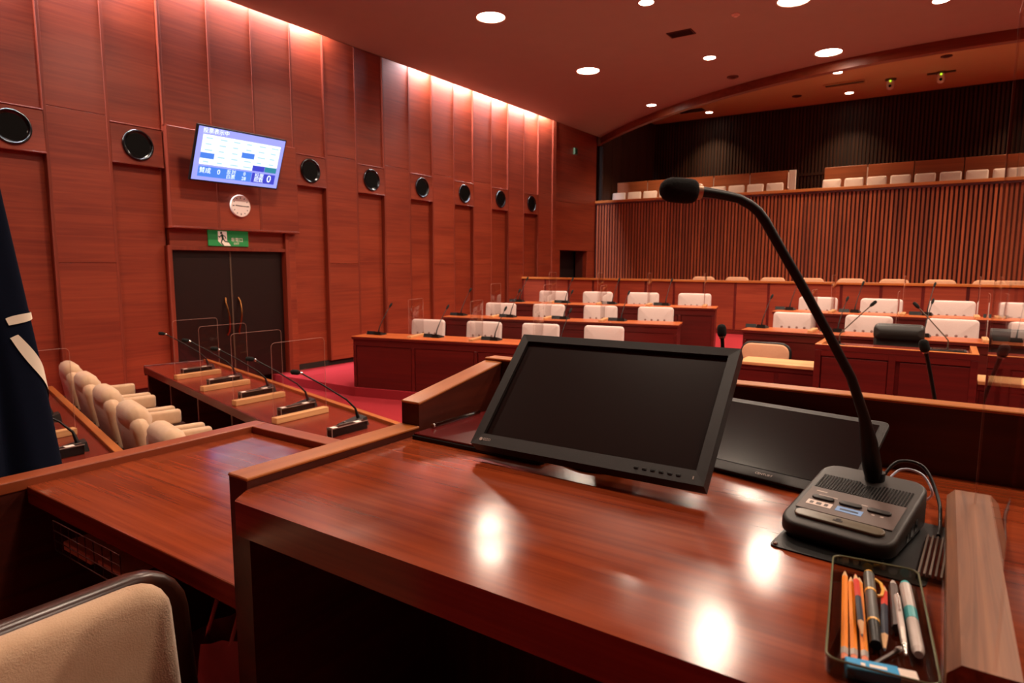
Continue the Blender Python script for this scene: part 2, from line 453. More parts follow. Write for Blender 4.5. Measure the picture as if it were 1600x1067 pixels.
# side cheeks and soffit of the raised block over the door
obj('block_side', G().box(XW - 0.15, XW + 0.099, 4.685, 4.70, 2.40, 3.72), 'wall_trim', wall_left)
obj('block_side', G().box(XW - 0.15, XW + 0.099, 6.72, 6.735, 2.40, 3.72), 'wall_trim', wall_left)
obj('block_soffit', G().rbox(XW - 0.15, XW + 0.11, 4.68, 6.74, 2.375, 2.402, 0.003, 1), 'wall_trim', wall_left)
obj('lintel', G().box(XW - 0.16, XW - 0.035, DY0, 6.73, DZ, 2.38), 'wall', wall_left)
obj('door_jamb', G().rbox(XW - 0.16, XW + 0.02, DY1, 6.6, 0.13, 2.38, 0.003, 1), 'wall_trim', wall_left)
obj('door_head', G().rbox(XW - 0.16, XW + 0.01, DY0 - 0.04, 6.6, DZ - 0.03, DZ + 0.02, 0.003, 1), 'wall_trim', wall_left)
wpanel(6.6, 6.73, 0.13, 2.38, XW)
obj('door_jamb', G().rbox(XW - 0.16, XW + 0.02, DY0 - 0.05, DY0, 0.13, 2.14, 0.003, 1), 'wall_trim', wall_left)
bat = G().rbox(-0.15, 0.007, -0.018, 0.018, -(5.88 - ZB0) / 2, (5.88 - ZB0) / 2, 0.003, 1).mesh('batten'); bat.materials.append(MT['wall_trim'])
bat3 = G().rbox(-0.03, 0.007, -0.018, 0.018, -0.66, 0.66, 0.003, 1).mesh('batten'); bat3.materials.append(MT['wall_trim'])
bat2 = G().rbox(-0.03, 0.007, -0.018, 0.018, -1.08, 1.08, 0.003, 1).mesh('batten'); bat2.materials.append(MT['wall_trim'])
for k in range(-11, 16):
    y = 4.69 + 0.68 * k
    if k in (1, 2): obj('batten', bat3, None, wall_left, T(XW + 0.10, y, 3.06)); obj('batten', bat2, None, wall_left, T(XW + 0.04, y, 4.80))
    elif k in (0, 3): obj('batten', bat2, None, wall_left, T(XW + 0.04, y, 4.80))
    else: obj('batten', bat, None, wall_left, T(XW, y, (5.88 + ZB0) / 2))
# set-back stretch beside the gallery
for z0, z1 in ((2.29, 3.6), (3.6, 4.9), (4.9, 5.88)): wpanel(15.07, YG, z0, z1, XW - 0.02)
wpanel(16.98, YG, 0.75, 2.29, XW - 0.02); wpanel(15.07, 15.39, 0.3, 2.29, XW - 0.02)
bb = struct('baseboard_left', G().box(XW - 0.16, XW - 0.06, 6.6, 15.39, 0.13, ZB0), 'void', 'recessed skirting along the wood wall, coloured dark as its shadow gap')  # shade of the gap at the wall foot put into the colour
struct('door_2', G().box(XW - 0.55, XW - 0.5, 15.3, 17.1, 0.0, 2.4), 'void', 'dark side doorway near the gallery')

door = struct('door_1', G().box(XW - 0.24, XW - 0.20, DY0 - 0.02, DY1 + 0.02, 0.1, DZ + 0.02), 'void', 'dark double door under the exit sign')
for s in (-1, 1):
    yc = (DY0 + DY1) / 2 + s * (DY1 - DY0) / 4
    lf = obj('door_leaf', G().rbox(-0.03, 0.02, -(DY1 - DY0) / 4 + 0.006, (DY1 - DY0) / 4 - 0.006, -0.99, 0.97, 0.004, 1), 'door', door, T(XW - 0.10, yc, 1.13))
    hy = -s * ((DY1 - DY0) / 4 - 0.10)
    pts = [(0.02, hy, -0.30)] + [(0.02 + 0.075 * math.sin(math.pi * i / 10), hy - s * 0.02 * math.cos(math.pi * i / 10), -0.30 + 0.56 * i / 10) for i in range(1, 10)] + [(0.02, hy, 0.26)]
    obj('door_handle', G().tube(pts, 0.013, 8), 'brass', lf, smooth=40, label='curved brass pull handle')
obj('meeting_strip', G().box(XW - 0.082, XW - 0.07, (DY0 + DY1) / 2 - 0.012, (DY0 + DY1) / 2 + 0.012, 0.14, DZ - 0.03), 'grey_metal', door)

# --- low partition behind the members
part = struct('wall_partition', G().box(XW, XE, 13.5, 13.56, 0.1, 1.54), 'wall_back', 'low wood panelled partition behind the last row of members')
pm = G().rbox(-0.30, 0.30, -0.02, 0.0, -0.47, 0.5, 0.003, 1).mesh('panel'); pm.materials.append(MT['wall_x'])
po = G().box(-0.025, 0.025, -0.008, 0.02, -0.52, 0.5).mesh('post'); po.materials.append(MT['desk_front'])
x = -8.77
while x < 4.0:
    obj('post', po, None, part, T(x, 13.49, 1.03)); obj('panel', pm, None, part, T(x + 0.325, 13.5, 1.04)); x += 0.65
obj('cap_rail', G().rbox(XW, XE, 13.44, 13.62, 1.54, 1.585, 0.006, 2), 'rail', part)
obj('plinth', G().box(XW, XE, 13.47, 13.5, 0.48, 0.56), 'desk_front', part)

# --- gallery front of vertical slats, gallery interior
gal = struct('wall_gallery', G().box(XW - 0.3, XE, YG + 0.04, YG + 0.2, 0.0, 3.70), 'slat_gap', 'gallery front clad in close vertical wood slats')
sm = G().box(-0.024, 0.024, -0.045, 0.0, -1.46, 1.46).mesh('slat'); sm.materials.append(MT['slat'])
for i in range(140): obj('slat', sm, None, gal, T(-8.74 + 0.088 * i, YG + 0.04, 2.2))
obj('gallery_rail', G().rbox(XW - 0.02, XE, YG - 0.06, YG + 0.22, 3.70, 3.775, 0.008, 2), 'rail', gal)
obj('rail_moulding', G().box(XW - 0.02, XE, YG - 0.03, YG + 0.04, 3.655, 3.70), 'desk_front', gal)
gfl = struct('floor_gallery', G().box(XW - 0.3, XE, YG + 0.2, YB, 3.05, 3.2), 'carpet', 'gallery floor behind the slatted front')
obj('riser', G().box(XW - 0.3, XE, 18.82, YB, 3.2, 3.5), 'carpet', gfl)
gb = struct('wall_back', G().box(XW - 0.3, XE, YB, YB + 0.2, 3.0, ZGC + 0.1), 'gal_gap', 'dark slatted wall at the back of the gallery')
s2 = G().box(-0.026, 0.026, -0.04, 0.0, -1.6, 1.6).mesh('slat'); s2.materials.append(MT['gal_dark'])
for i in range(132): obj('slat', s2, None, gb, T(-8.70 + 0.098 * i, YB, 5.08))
obj('moulding', G().box(XW, XE, YB - 0.055, YB, 4.62, 4.70), 'gal_dark', gb)
gs = struct('wall_gallery_side', G().box(XW - 0.3, XW + 0.06, YG + 0.2, YB, 3.0, ZGC + 0.1), 'gal_gap', 'dark wood side wall of the gallery')
for i in range(6):
    y = YG + 0.22 + i * 0.66
    obj('panel', G().rbox(XW + 0.06, XW + 0.08, y, y + 0.645, 3.2, ZGC, 0.003, 1), 'gal_dark', gs)

# --- ceiling, curved beam, gallery ceiling
def cy(x): return 13.07 + x * x / 17.3
xs = [-8.65 + (XE + 8.65) * i / 60 for i in range(61)]
def strip(f0, f1, z):
    vs, fs = [], []
    for x in xs: vs += [(x, f0(x), z), (x, f1(x), z)]
    for i in range(60): fs.append((2 * i, 2 * i + 1, 2 * i + 3, 2 * i + 2))
    return vs, fs
g = G(); v, f = strip(lambda x: YF, cy, ZC); g.add(v, f); v, f = strip(lambda x: YF, cy, ZC + 0.06); g.add(v, f)
g.box(-8.65, -8.63, YF, cy(-8.65), ZC, ZC + 0.06)
ceil = struct('ceiling', g, 'ceiling', 'flat painted ceiling with round recessed lamps')
g = G(); bx = [XW - 0.1 + (XE - XW + 0.1) * i / 64 for i in range(65)]
vs, fs = [], []
for x in bx:
    y = cy(x)
    vs += [(x, y - 0.005, ZC - 0.17), (x, y - 0.005, ZC + 0.02), (x, y + 0.16, ZGC + 0.05), (x, y + 0.16, ZC - 0.17)]
for i in range(64):
    a, b = 4 * i, 4 * i + 4
    fs += [(a, a + 1, b + 1, b), (a + 1, a + 2, b + 2, b + 1), (a + 2, a + 3, b + 3, b + 2), (a + 3, a, b, b + 3)]
struct('trim_1', g.add(vs, fs), 'beam', 'curved wood beam where the ceiling meets the gallery', smooth=30)
g = G(); v, f = strip(cy, lambda x: YB, ZGC); g.add(v, f); v, f = strip(cy, lambda x: YB, ZGC + 0.06); g.add(v, f)
g.box(XW - 0.3, -8.6, 16.9, YB, ZGC, ZGC + 0.06)
struct('ceiling_gallery', g, 'gal_ceiling', 'beige ceiling over the public gallery')
struct('ceiling_slot', G().box(XW - 0.3, -8.3, YF, YG + 0.1, 5.9, 5.96), 'ceiling', 'top of the light slot along the wood wall')
obj_slot = struct('trim_2', G().box(-8.64, -8.58, YF, cy(-8.6), ZC + 0.06, 5.9), 'ceiling', 'upstand closing the light slot')
# --- walls behind and right of the camera (seen only from elsewhere, they hold the bounced light)
wr = struct('wall_right', G().box(XE, XE + 0.2, YF, YB, 0, ZGC), 'wall', 'wood wall on the far right side')
wf = struct('wall_front', G().box(XW - 0.3, XE, YF - 0.2, YF, 0, 6.0), 'wall_x', 'wood wall behind the chairman')

# ================================================================== LAMPS AND CEILING FITTINGS
def disc(r, n=28): return [(r * math.cos(2 * math.pi * k / n), r * math.sin(2 * math.pi * k / n)) for k in range(n)]
def lamp_proto(r):
    p = Proto('ceiling_light')
    p.part('trim_ring', G().tube([(r * 1.06 * math.cos(2 * math.pi * k / 28), r * 1.06 * math.sin(2 * math.pi * k / 28), 0) for k in range(28)], r * 0.07, 6, closed=True), 'trim_white', smooth=60)
    p.part('diffuser', G().prism(disc(r), -0.004, 0.02), 'lamp')
    return p
LB, LS = lamp_proto(0.205), lamp_proto(0.10)
def lamp(pr, x, y, z, r, watt, label, spread=150, col=WARM):
    o = pr.place(T(x, y, z - 0.003), label, 'ceiling light', 'round ceiling downlights')
    l = bpy.data.lights.new('lamp_light', 'AREA'); l.shape = 'DISK'; l.size = 2 * r; l.energy = watt; l.color = col; l.spread = R(spread)
    lo = bpy.data.objects.new('lamp_light', l); COL.objects.link(lo); lo.parent = o; lo.location = (0, 0, -0.02)
big = [(-5.91, 8.165, 'large round ceiling lamp nearest the wood wall, at the top edge'), (-5.93, 11.35, 'large round ceiling lamp left of the brown ceiling vent'),
       (-1.96, 12.69, 'large round ceiling lamp just in front of the curved beam'), (-2.03, 10.0, 'large round ceiling lamp cut by the top edge above the gallery'),
       (-2.05, 7.38, 'large round ceiling lamp mirrored lowest on the desktop')]
for x, y, lb in big: lamp(LB, x, y, ZC, 0.2, BIG_W, lb)
n = 0
for x, y in ((2.0, 12.69), (2.0, 10.0), (2.0, 7.38), (5.93, 8.165), (5.93, 11.35), (-5.9, 4.9), (-2.0, 4.7), (2.0, 4.7), (5.9, 4.9), (-5.9, 1.6), (-2.0, 2.0), (2.0, 2.0), (5.9, 1.6)):  # rows over the dais are unseen, added to light the front
    lamp(LB, x, y, ZC, 0.2, BIG_W * (0.6 if y < 3 else 1.0), 'large round ceiling lamp outside the picture, %s of its run' % (ORD + ['thirteenth', 'fourteenth', 'fifteenth'])[n]); n += 1
for x, y, lb in ((-3.77, 8.94, 'small ceiling downlight at the top edge above the brown vent'), (-3.77, 11.86, 'small ceiling downlight between the vent and the curved beam'),
                 (-5.93, 14.53, 'small ceiling downlight nearest the wall corner, under the beam end'), (-0.33, 11.14, 'small ceiling downlight at the upper right edge')):
    lamp(LS, x, y, ZC, 0.1, SMALL_W, lb)
for x, y, lb in ((-6.59, 20.9, 'small gallery downlight at the left end of the gallery ceiling'), (-2.61, 18.43, 'small gallery downlight tucked right behind the curved beam'),
                 (-2.61, 20.73, 'small gallery downlight beside the recessed gallery panel'), (1.8, 18.6, 'small gallery downlight out of frame near the beam'),
                 (1.8, 20.7, 'small gallery downlight out of frame near the back wall'),
                 (-6.59, 17.5, 'unseen added gallery downlight behind the beam, left of three'), (-2.61, 16.2, 'unseen added gallery downlight behind the beam, middle of three'),
                 (1.8, 16.2, 'unseen added gallery downlight behind the beam, right of three')):  # unseen trio behind the beam, added to brighten the gallery seats
    lamp(LS, x, y, ZGC, 0.1, GAL_W * (0.5 if y > 20 else 1.0), lb, 95, (1.0, 0.74, 0.46))
# tubes in the slot above the wood wall
for y0, y1, lb in ((-2.8, 2.2, 'fluorescent tube in the wall slot behind the flag'), (2.3, 7.38, 'fluorescent tube in the wall slot above the screen'), (9.5, 14.7, 'fluorescent tube in the wall slot above the far speakers')):
    t = thing('slot_light', lb, 'strip light', T(-8.70, y0, 5.84), 'tubes in the ceiling slot')
    obj('tube', G().tube([(0, 0.02, 0), (0, y1 - y0 - 0.02, 0)], 0.014, 8), 'tube', t, smooth=40)
    obj('batten_housing', G().box(-0.03, 0.03, 0, y1 - y0, 0.018, 0.05), 'white_plastic', t)
    l = bpy.data.lights.new('slot_lamp', 'AREA'); l.shape = 'RECTANGLE'; l.size = 0.05; l.size_y = y1 - y0; l.energy = STRIP_W * (y1 - y0) / 5.2; l.color = (0.95, 0.92, 1.0)
    lo = bpy.data.objects.new('slot_lamp', l); COL.objects.link(lo); lo.parent = t; lo.location = (0, (y1 - y0) / 2, -0.02)

def ceiling_vent(x, y, z, w, h, rz, label):
    t = thing('ceiling_vent', label, 'vent', T(x, y, z) @ RZ(rz))
    g = G(); g.box(-w / 2, w / 2, -h / 2, -h / 2 + 0.02, -0.012, 0); g.box(-w / 2, w / 2, h / 2 - 0.02, h / 2, -0.012, 0)
    g.box(-w / 2, -w / 2 + 0.02, -h / 2, h / 2, -0.012, 0); g.box(w / 2 - 0.02, w / 2, -h / 2, h / 2, -0.012, 0)
    obj('frame', g, 'vent', t)
    obj('backing', G().box(-w / 2 + 0.01, w / 2 - 0.01, -h / 2 + 0.01, h / 2 - 0.01, -0.004, 0), 'void', t)
    sl = G().box(-w / 2 + 0.02, w / 2 - 0.02, -0.012, 0.012, -0.002, 0.002).mesh('slat'); sl.materials.append(MT['vent'])
    for i in range(5): obj('slat', sl, None, t, T(0, -h / 2 + 0.04 + i * (h - 0.08) / 4, -0.008) @ RX(35))
ceiling_vent(-3.78, 10.4, ZC, 0.40, 0.26, 0, 'brown slotted air vent in the main ceiling')
ceiling_vent(-7.0, 20.4, ZGC, 0.8, 0.4, 0, 'dark air vent at the left of the gallery ceiling')
def detector(x, y, z, r, label, mat):
    p = thing('smoke_detector', label, 'detector', T(x, y, z))
    obj('base', G().lathe([(r, 0), (r, -0.015), (r * 0.9, -0.02)], 18), mat, p, smooth=30)
    obj('dome', G().lathe([(r * 0.6, -0.015), (r * 0.55, -0.035), (r * 0.2, -0.045)], 14), mat, p, smooth=50)
detector(-2.84, 10.08, ZC, 0.06, 'small round detector on the ceiling above the vent', 'white_plastic')
detector(-3.75, 13.28, ZC, 0.11, 'dark round ceiling speaker in front of the curved beam', 'vent')
detector(-3.9, 20.3, ZGC, 0.13, 'dark round ceiling speaker in the gallery, left of the panel', 'vent')
detector(-0.35, 18.4, ZGC, 0.12, 'dark round ceiling speaker behind the curved beam, right', 'vent')
t = thing('recessed_panel', 'recessed projector screen box in the gallery ceiling', 'ceiling panel', T(-2.6, 19.6, ZGC))
obj('frame', G().box(-0.5, 0.5, -0.16, -0.12, -0.03, 0).box(-0.5, 0.5, 0.12, 0.16, -0.03, 0).box(-0.5, -0.46, -0.12, 0.12, -0.03, 0).box(0.46, 0.5, -0.12, 0.12, -0.03, 0), 'gal_ceiling', t)
obj('cover', G().box(-0.46, 0.46, -0.12, 0.12, -0.012, 0), 'grey_metal', t)
for x, lb in ((-1.55, 'ceiling camera on the gallery ceiling, left one of two'), (-0.456, 'ceiling camera with side wings on the gallery ceiling, right one of two')):
    t = thing('ceiling_camera', lb, 'camera', T(x, 19.82, ZGC))
    obj('mount', G().lathe([(0.13, 0), (0.13, -0.03), (0.09, -0.05)], 18), 'grey_metal', t, smooth=40)
    hd = obj('head', G().lathe([(0.085, -0.05), (0.09, -0.16), (0.075, -0.24), (0.03, -0.27)], 18), 'white_plastic', t, smooth=50)
    obj('lens', G().lathe([(0.035, 0), (0.035, 0.03), (0.025, 0.04)], 14, T(0, -0.075, -0.19) @ RX(100)), 'black_gloss', hd, smooth=40)
    obj('indicator', G().ball(0.025, 0.02, 0.02, (0, -0.10, -0.07), 10, 6), 'led', hd)
    if x > -1: obj('wing', G().box(-0.3, 0.3, -0.05, 0.05, -0.03, 0), 'grey_metal', t)
t = thing('emergency_lamp', 'small green indicator box high on the set-back wall', 'indicator', T(XW - 0.02, 16.15, 5.02))
obj('housing', G().rbox(0, 0.05, -0.09, 0.09, -0.09, 0.09, 0.008, 2), 'green_lamp', t)
obj('lens', G().rbox(0.05, 0.058, -0.06, 0.06, -0.06, 0.06, 0.003, 1), 'exit_dark', t)

# ================================================================== ON THE WOOD WALL
sp = Proto('wall_speaker')
tilt = 13
g = G().add([(0, -0.32, 0.24), (0, 0.32, 0.24), (0.085, -0.32, 0.24), (0.085, 0.32, 0.24),
             (0, -0.32, -0.24), (0, 0.32, -0.24), (0.095, -0.32, -0.24), (0.095, 0.32, -0.24)],
            [(0, 1, 3, 2), (4, 6, 7, 5), (0, 4, 5, 1), (2, 3, 7, 6), (0, 2, 6, 4), (1, 5, 7, 3)])
sp.part('cabinet', g, 'wall')
ang = math.degrees(math.atan2(0.01, 0.48))
F = T(0.091, 0, 0) @ RY(90 - ang)
i = sp.part('horn', G().lathe([(0.18, 0.004), (0.165, 0.012), (0.15, 0.006), (0.12, 0.003)], 28, F), 'black_gloss', smooth=40)
sp.part('horn_rim', G().tube([(0.182 * math.cos(2 * math.pi * k / 30), 0.182 * math.sin(2 * math.pi * k / 30), 0.012) for k in range(30)], 0.016, 8, F, closed=True), 'black_gloss', on=i, smooth=60)
sp.part('horn_shade_disc', G().lathe([(0.15, 0.0085), (0.04, 0.0075)], 24, F), 'horn_dark', on=i, smooth=40)  # flat disc, the dark of the horn's hollow put into its colour
sp.part('top_trim', G().rbox(-0.0, 0.10, -0.322, 0.322, 0.238, 0.252, 0.003, 1), 'wall_trim')
sp.part('bottom_trim', G().rbox(-0.0, 0.105, -0.322, 0.322, -0.252, -0.236, 0.003, 1), 'wall_trim')
names = ['black horn speaker behind the flag top, first along the wood wall', 'black horn speaker left of the hanging screen', 'black horn speaker just right of the hanging screen',
         'black horn speaker second to the right of the hanging screen', 'black horn speaker third to the right of the hanging screen', 'black horn speaker fourth to the right of the hanging screen',
         'black horn speaker second from the far end of the wood wall', 'black horn speaker at the far end of the wood wall']
for y, lb in zip((2.99, 4.35, 7.07, 8.43, 9.79, 11.15, 12.51, 13.87), names):
    sp.place(T(XW - 0.084, y, 3.41), lb, 'speaker', 'horn speakers on the wood wall')

# wall screen
TVM = Matrix.Identity(4)
rt, upv, nv = Vector((0, 1, 0)), Vector((0.375, 0, 0.927)).normalized(), Vector((0.927, 0, -0.375)).normalized()
for i in range(3): TVM[i][0], TVM[i][1], TVM[i][2], TVM[i][3] = rt[i], upv[i], nv[i], (-8.31, 5.50, 3.347)[i]
tv = thing('wall_screen', 'flat screen with blue voting table hung above the double door', 'screen', TVM)
W2, H2 = 0.676, 0.374
B3 = RX(90)
obj('housing', G().slab(2 * W2, 2 * H2, 0.045, 0.008, 0.004, M=T(0, 0, -0.024) @ RX(-90)), 'black', tv, smooth=40)
pic = obj('picture', G().box(-W2 + 0.018, W2 - 0.018, -H2 + 0.022, H2 - 0.018, -0.001, 0.002), 's_lilac', tv)
def rect(x0, x1, y0, y1, m, z=0.0025):   # fractions of the picture, y down
    a, b = -W2 + 0.018, 2 * (W2 - 0.018); c, d = H2 - 0.018, 2 * H2 - 0.04
    return obj('screen_area', G().box(a + b * x0, a + b * x1, c - d * y1, c - d * y0, 0.002, z), m, pic)
dead = {(0, 3), (3, 2)}
for c in range(6):
    x0 = 0.055 + c * 0.1505
    for r in range(5):
        y0 = 0.135 + r * 0.112
        col = 's_white'
        if (c, r) in dead: col = 's_blue'
        if (c, r) == (4, 4): col = 's_navy'
        if (c, r) == (5, 4): col = 's_teal'
        rect(x0, x0 + 0.147, y0, y0 + 0.112, col)
        if col == 's_white':
            w = random.uniform(0.06, 0.10)
            rect(x0 + 0.035, x0 + 0.035 + w, y0 + 0.045, y0 + 0.075, 's_mark', 0.0032)
rect(0.055, 0.66, 0.73, 0.93, 's_blue'); rect(0.665, 0.955, 0.73, 0.93, 's_navy')
def tvtext(s, x, y, size, align='CENTER'):
    a, b = -W2 + 0.018, 2 * (W2 - 0.018); c, d = H2 - 0.018, 2 * H2 - 0.04
    obj('screen_text', text_mesh(s, size, align), 's_white', pic, T(a + b * x, c - d * y, 0.004))
tvtext('投票表示中', 0.045, 0.065, 0.075, 'LEFT')
tvtext('賛成', 0.13, 0.815, 0.085); tvtext('0', 0.28, 0.815, 0.095)
tvtext('反対', 0.42, 0.785, 0.07); tvtext('0', 0.575, 0.785, 0.07)
tvtext('白票', 0.42, 0.88, 0.07); tvtext('28', 0.575, 0.88, 0.07)
tvtext('投票', 0.755, 0.79, 0.075); tvtext('総数', 0.755, 0.875, 0.075); tvtext('0', 0.88, 0.83, 0.15)
br = obj('bracket', G().box(-0.2, 0.2, -0.18, 0.12, -0.10, -0.046), 'black', tv)
obj('bracket_arm', G().tube([(0, 0.05, -0.10), (0, -0.06, -0.36)], 0.03, 8).tube([(0, -0.15, -0.09), (0, -0.12, -0.26)], 0.03, 8), 'black', br)

# clock
ck = thing('wall_clock', 'round white wall clock under the hanging screen', 'clock', T(XW + 0.102, 5.70, 2.735) @ RZ(90) @ RX(90))
obj('case', G().lathe([(0.158, 0), (0.162, 0.02), (0.155, 0.035), (0.145, 0.03)], 36), 'white_plastic', ck, smooth=40)
fc = obj('face', G().lathe([(0.146, 0.02), (0.146, 0.031)], 36), 'clock_face', ck)
for k in range(12):
    L = 0.026 if k % 3 == 0 else 0.018
    obj('hour_mark', G().box(-0.006, 0.006, 0.130 - L, 0.130, 0.031, 0.0325, RZ(30 * k)), 'ink', fc)
obj('hour_hand', G().box(-0.006, 0.006, -0.02, 0.085, 0.033, 0.035, RZ(90 - 4)), 'ink', fc)
obj('minute_hand', G().box(-0.004, 0.004, -0.025, 0.125, 0.0355, 0.0375, RZ(-92)), 'ink', fc)

# exit sign: text 非常口 EXIT
ex = thing('exit_sign', 'green emergency exit sign above the double door', 'sign', T(XW - 0.034, 5.577, 2.262) @ RZ(90) @ RX(90))
pl = obj('plate', G().rbox(-0.32, 0.32, -0.113, 0.113, 0, 0.02, 0.003, 1), 'exit_green', ex)
obj('doorway', G().add([(-0.17, 0.10, 0.0205), (-0.03, 0.10, 0.0205), (-0.03, -0.03, 0.0205), (0.03, -0.107, 0.0205), (-0.10, -0.107, 0.0205), (-0.17, -0.04, 0.0205)], [(0, 5, 4, 3, 2, 1)]), 'exit_white', pl)
g = G().lathe([(0.018, 0.021), (0.018, 0.022)], 14, T(-0.118, 0.078, 0))
def limb(pts, r):
    for (x0, y0), (x1, y1) in zip(pts, pts[1:]):
        d = Vector((x1 - x0, y1 - y0, 0)); L = d.length; q = math.degrees(math.atan2(d.y, d.x))
        g.box(-r * 0.4, L + r * 0.4, -r, r, 0.021, 0.022, T(x0, y0, 0) @ RZ(q))
limb([(-0.11, 0.052), (-0.095, -0.005)], 0.016); limb([(-0.098, 0.045), (-0.062, 0.03), (-0.05, 0.0)], 0.007); limb([(-0.118, 0.045), (-0.148, 0.015), (-0.165, 0.03)], 0.007)
limb([(-0.092, -0.005), (-0.062, -0.045), (-0.012, -0.05)], 0.009); limb([(-0.10, -0.005), (-0.125, -0.06), (-0.09, -0.105)], 0.009)
obj('running_figure', g, 'exit_dark', pl)
obj('lettering', text_mesh('非常口', 0.066), 'exit_white', pl, T(0.13, -0.02, 0.021))
obj('lettering', text_mesh('EXIT', 0.044), 'exit_white', pl, T(0.12, -0.072, 0.021))

# ================================================================== MEMBERS' DESKS AND CHAIRS
def frame(ox, oy, oz, a): return T(ox, oy, oz) @ RZ(a)
def member_desk(M, L, h, pitch, label, name='member_desk', depth=0.52, n0=0.0, topmat='desk_top'):
    """front along local +X at y=0, seats behind (+Y); h = height of the desktop over the local origin"""
    d = thing(name, label, 'desk', M, 'long wooden desks of the members')
    obj('desktop', G().rbox(-0.02, L + 0.02, -0.025, depth, h - 0.010, h, 0.003, 2), topmat, d)
    obj('edge_band', G().rbox(-0.018, L + 0.018, -0.023, depth, h - 0.042, h - 0.010, 0.003, 1), 'desk_front', d)
    obj('front_board', G().box(0.0, L, 0.012, 0.03, 0, h - 0.04), 'desk_front', d)
    obj('apron', G().rbox(0.0, L, -0.008, 0.012, h - 0.13, h - 0.04, 0.003, 1), 'desk_front', d)
    obj('plinth', G().rbox(0.0, L, -0.006, 0.012, 0, 0.10, 0.003, 1), 'desk_front', d)
    x = n0; k = 0
    while x < L - 0.02:
        x1 = min(x + pitch, L)
        obj('stile', G().rbox(x, x + 0.045, -0.012, 0.012, 0.10, h - 0.13, 0.003, 1), 'desk_front', d)
        obj('front_panel', G().rbox(x + 0.055, x1 - 0.01, -0.002, 0.012, 0.105, h - 0.135, 0.003, 1), 'desk_front', d)
        x = x1
    obj('stile', G().rbox(L - 0.045, L, -0.012, 0.012, 0.10, h - 0.13, 0.003, 1), 'desk_front', d)
    for xx in (0.0, L - 0.03): obj('end_panel', G().rbox(xx, xx + 0.03, 0.03, depth - 0.03, 0, h - 0.04, 0.003, 1), 'desk_front', d)
    return d

# white buttoned armless chair with a pedestal; local -Y faces the front of the room
ch = Proto('member_chair')
ch.part('seat', G().slab(0.54, 0.52, 0.11, 0.07, 0.035, 0.02, M=T(0, 0, 0.42) @ RX(-90)), 'fabric_white', smooth=50)
i = ch.part('backrest', G().slab(0.56, 0.52, 0.085, 0.05, 0.03, 0.018, M=T(0, 0.235, 0.66) @ RX(-6)), 'fabric_white', smooth=50)
for bx in (-0.15, -0.05, 0.05, 0.15):
    ch.part('button', G().ball(0.017, 0.008, 0.017, (0, 0, 0), 8, 6), 'button', on=i, M=T(bx, 0.172, 0.715))
ch.part('back_support', G().tube([(0, 0.26, 0.55), (0, 0.22, 0.36), (0, 0.02, 0.34)], 0.025, 8), 'black', smooth=40)
ch.part('pedestal', G().lathe([(0.22, 0), (0.22, 0.012), (0.05, 0.04), (0.03, 0.06), (0.03, 0.36)], 16), 'chrome', smooth=40)

# desk microphone: wedge base, thin gooseneck, small head, facing seats at +Y
mc = Proto('desk_microphone')
i = mc.part('base', G().add([(-0.06, -0.05, 0), (0.06, -0.05, 0), (0.075, 0.10, 0), (-0.075, 0.10, 0), (-0.05, -0.045, 0.05), (0.05, -0.045, 0.05), (0.07, 0.095, 0.014), (-0.07, 0.095, 0.014)],
          [(3, 2, 1, 0), (4, 5, 6, 7), (0, 1, 5, 4), (1, 2, 6, 5), (2, 3, 7, 6), (3, 0, 4, 7)]), 'black')
mc.part('talk_button', G().rbox(-0.02, 0.02, 0.04, 0.06, 0.024, 0.032, 0.002, 1), 'unit_plate', on=i)
i = mc.part('gooseneck', G().tube([(0, -0.01, 0.04), (0.005, 0.0, 0.10), (0.02, 0.06, 0.20), (0.04, 0.15, 0.32), (0.055, 0.215, 0.395)], [0.011, 0.0075, 0.0055, 0.005, 0.005], 7), 'black', smooth=50)
mc.part('head', G().tube([(0.054, 0.21, 0.39), (0.058, 0.226, 0.408), (0.064, 0.25, 0.433), (0.068, 0.265, 0.45)], [0.010, 0.016, 0.016, 0.007], 10), 'black_matte', on=i, smooth=50)

# acrylic screen on a wooden foot, standing along local Y
def screen_proto(name, length, height, foot_h, foot_w, wood_mat='light_wood'):
    p = Proto(name)
    p.part('foot', G().rbox(-length / 2, length / 2, -foot_w / 2, foot_w / 2, 0, foot_h, 0.004, 2), wood_mat)
    i = p.part('pane', G().slab(length, height, 0.004, 0.03, 0.0006, M=T(0, 0, foot_h * 0.6 + height / 2)), 'acrylic', smooth=20)
    a, b, r = length / 2, height, 0.03; z0 = foot_h
    pts = [(-a, 0, z0), (-a, 0, b + z0 * 0.6 - r)] + [(-a + r - r * math.cos(R(q)), 0, b + z0 * 0.6 - r + r * math.sin(R(q))) for q in (30, 60, 90)]
    pts += [(a - r + r * math.cos(R(q)), 0, b + z0 * 0.6 - r + r * math.sin(R(q))) for q in (90, 60, 30, 0)] + [(a, 0, z0)]
    p.part('polished_edge', G().tube(pts, 0.0014, 5), 'acrylic_edge', on=i)
    return p
ms = screen_proto('acrylic_screen', 0.42, 0.52, 0.03, 0.06)
npl = Proto('name_plate')
npl.part('wedge', G().prism([(-0.02, 0), (0.02, 0), (0.0, 0.05)], -0.07, 0.07, RX(90) @ RY(90)), 'black')
npl.part('card', G().box(-0.066, 0.066, 0.0125, 0.0135, 0.004, 0.046, RX(0)), 'sticker_white', M=T(0, 0.0, 0) @ RX(-22) @ T(0, 0.008, 0.003))

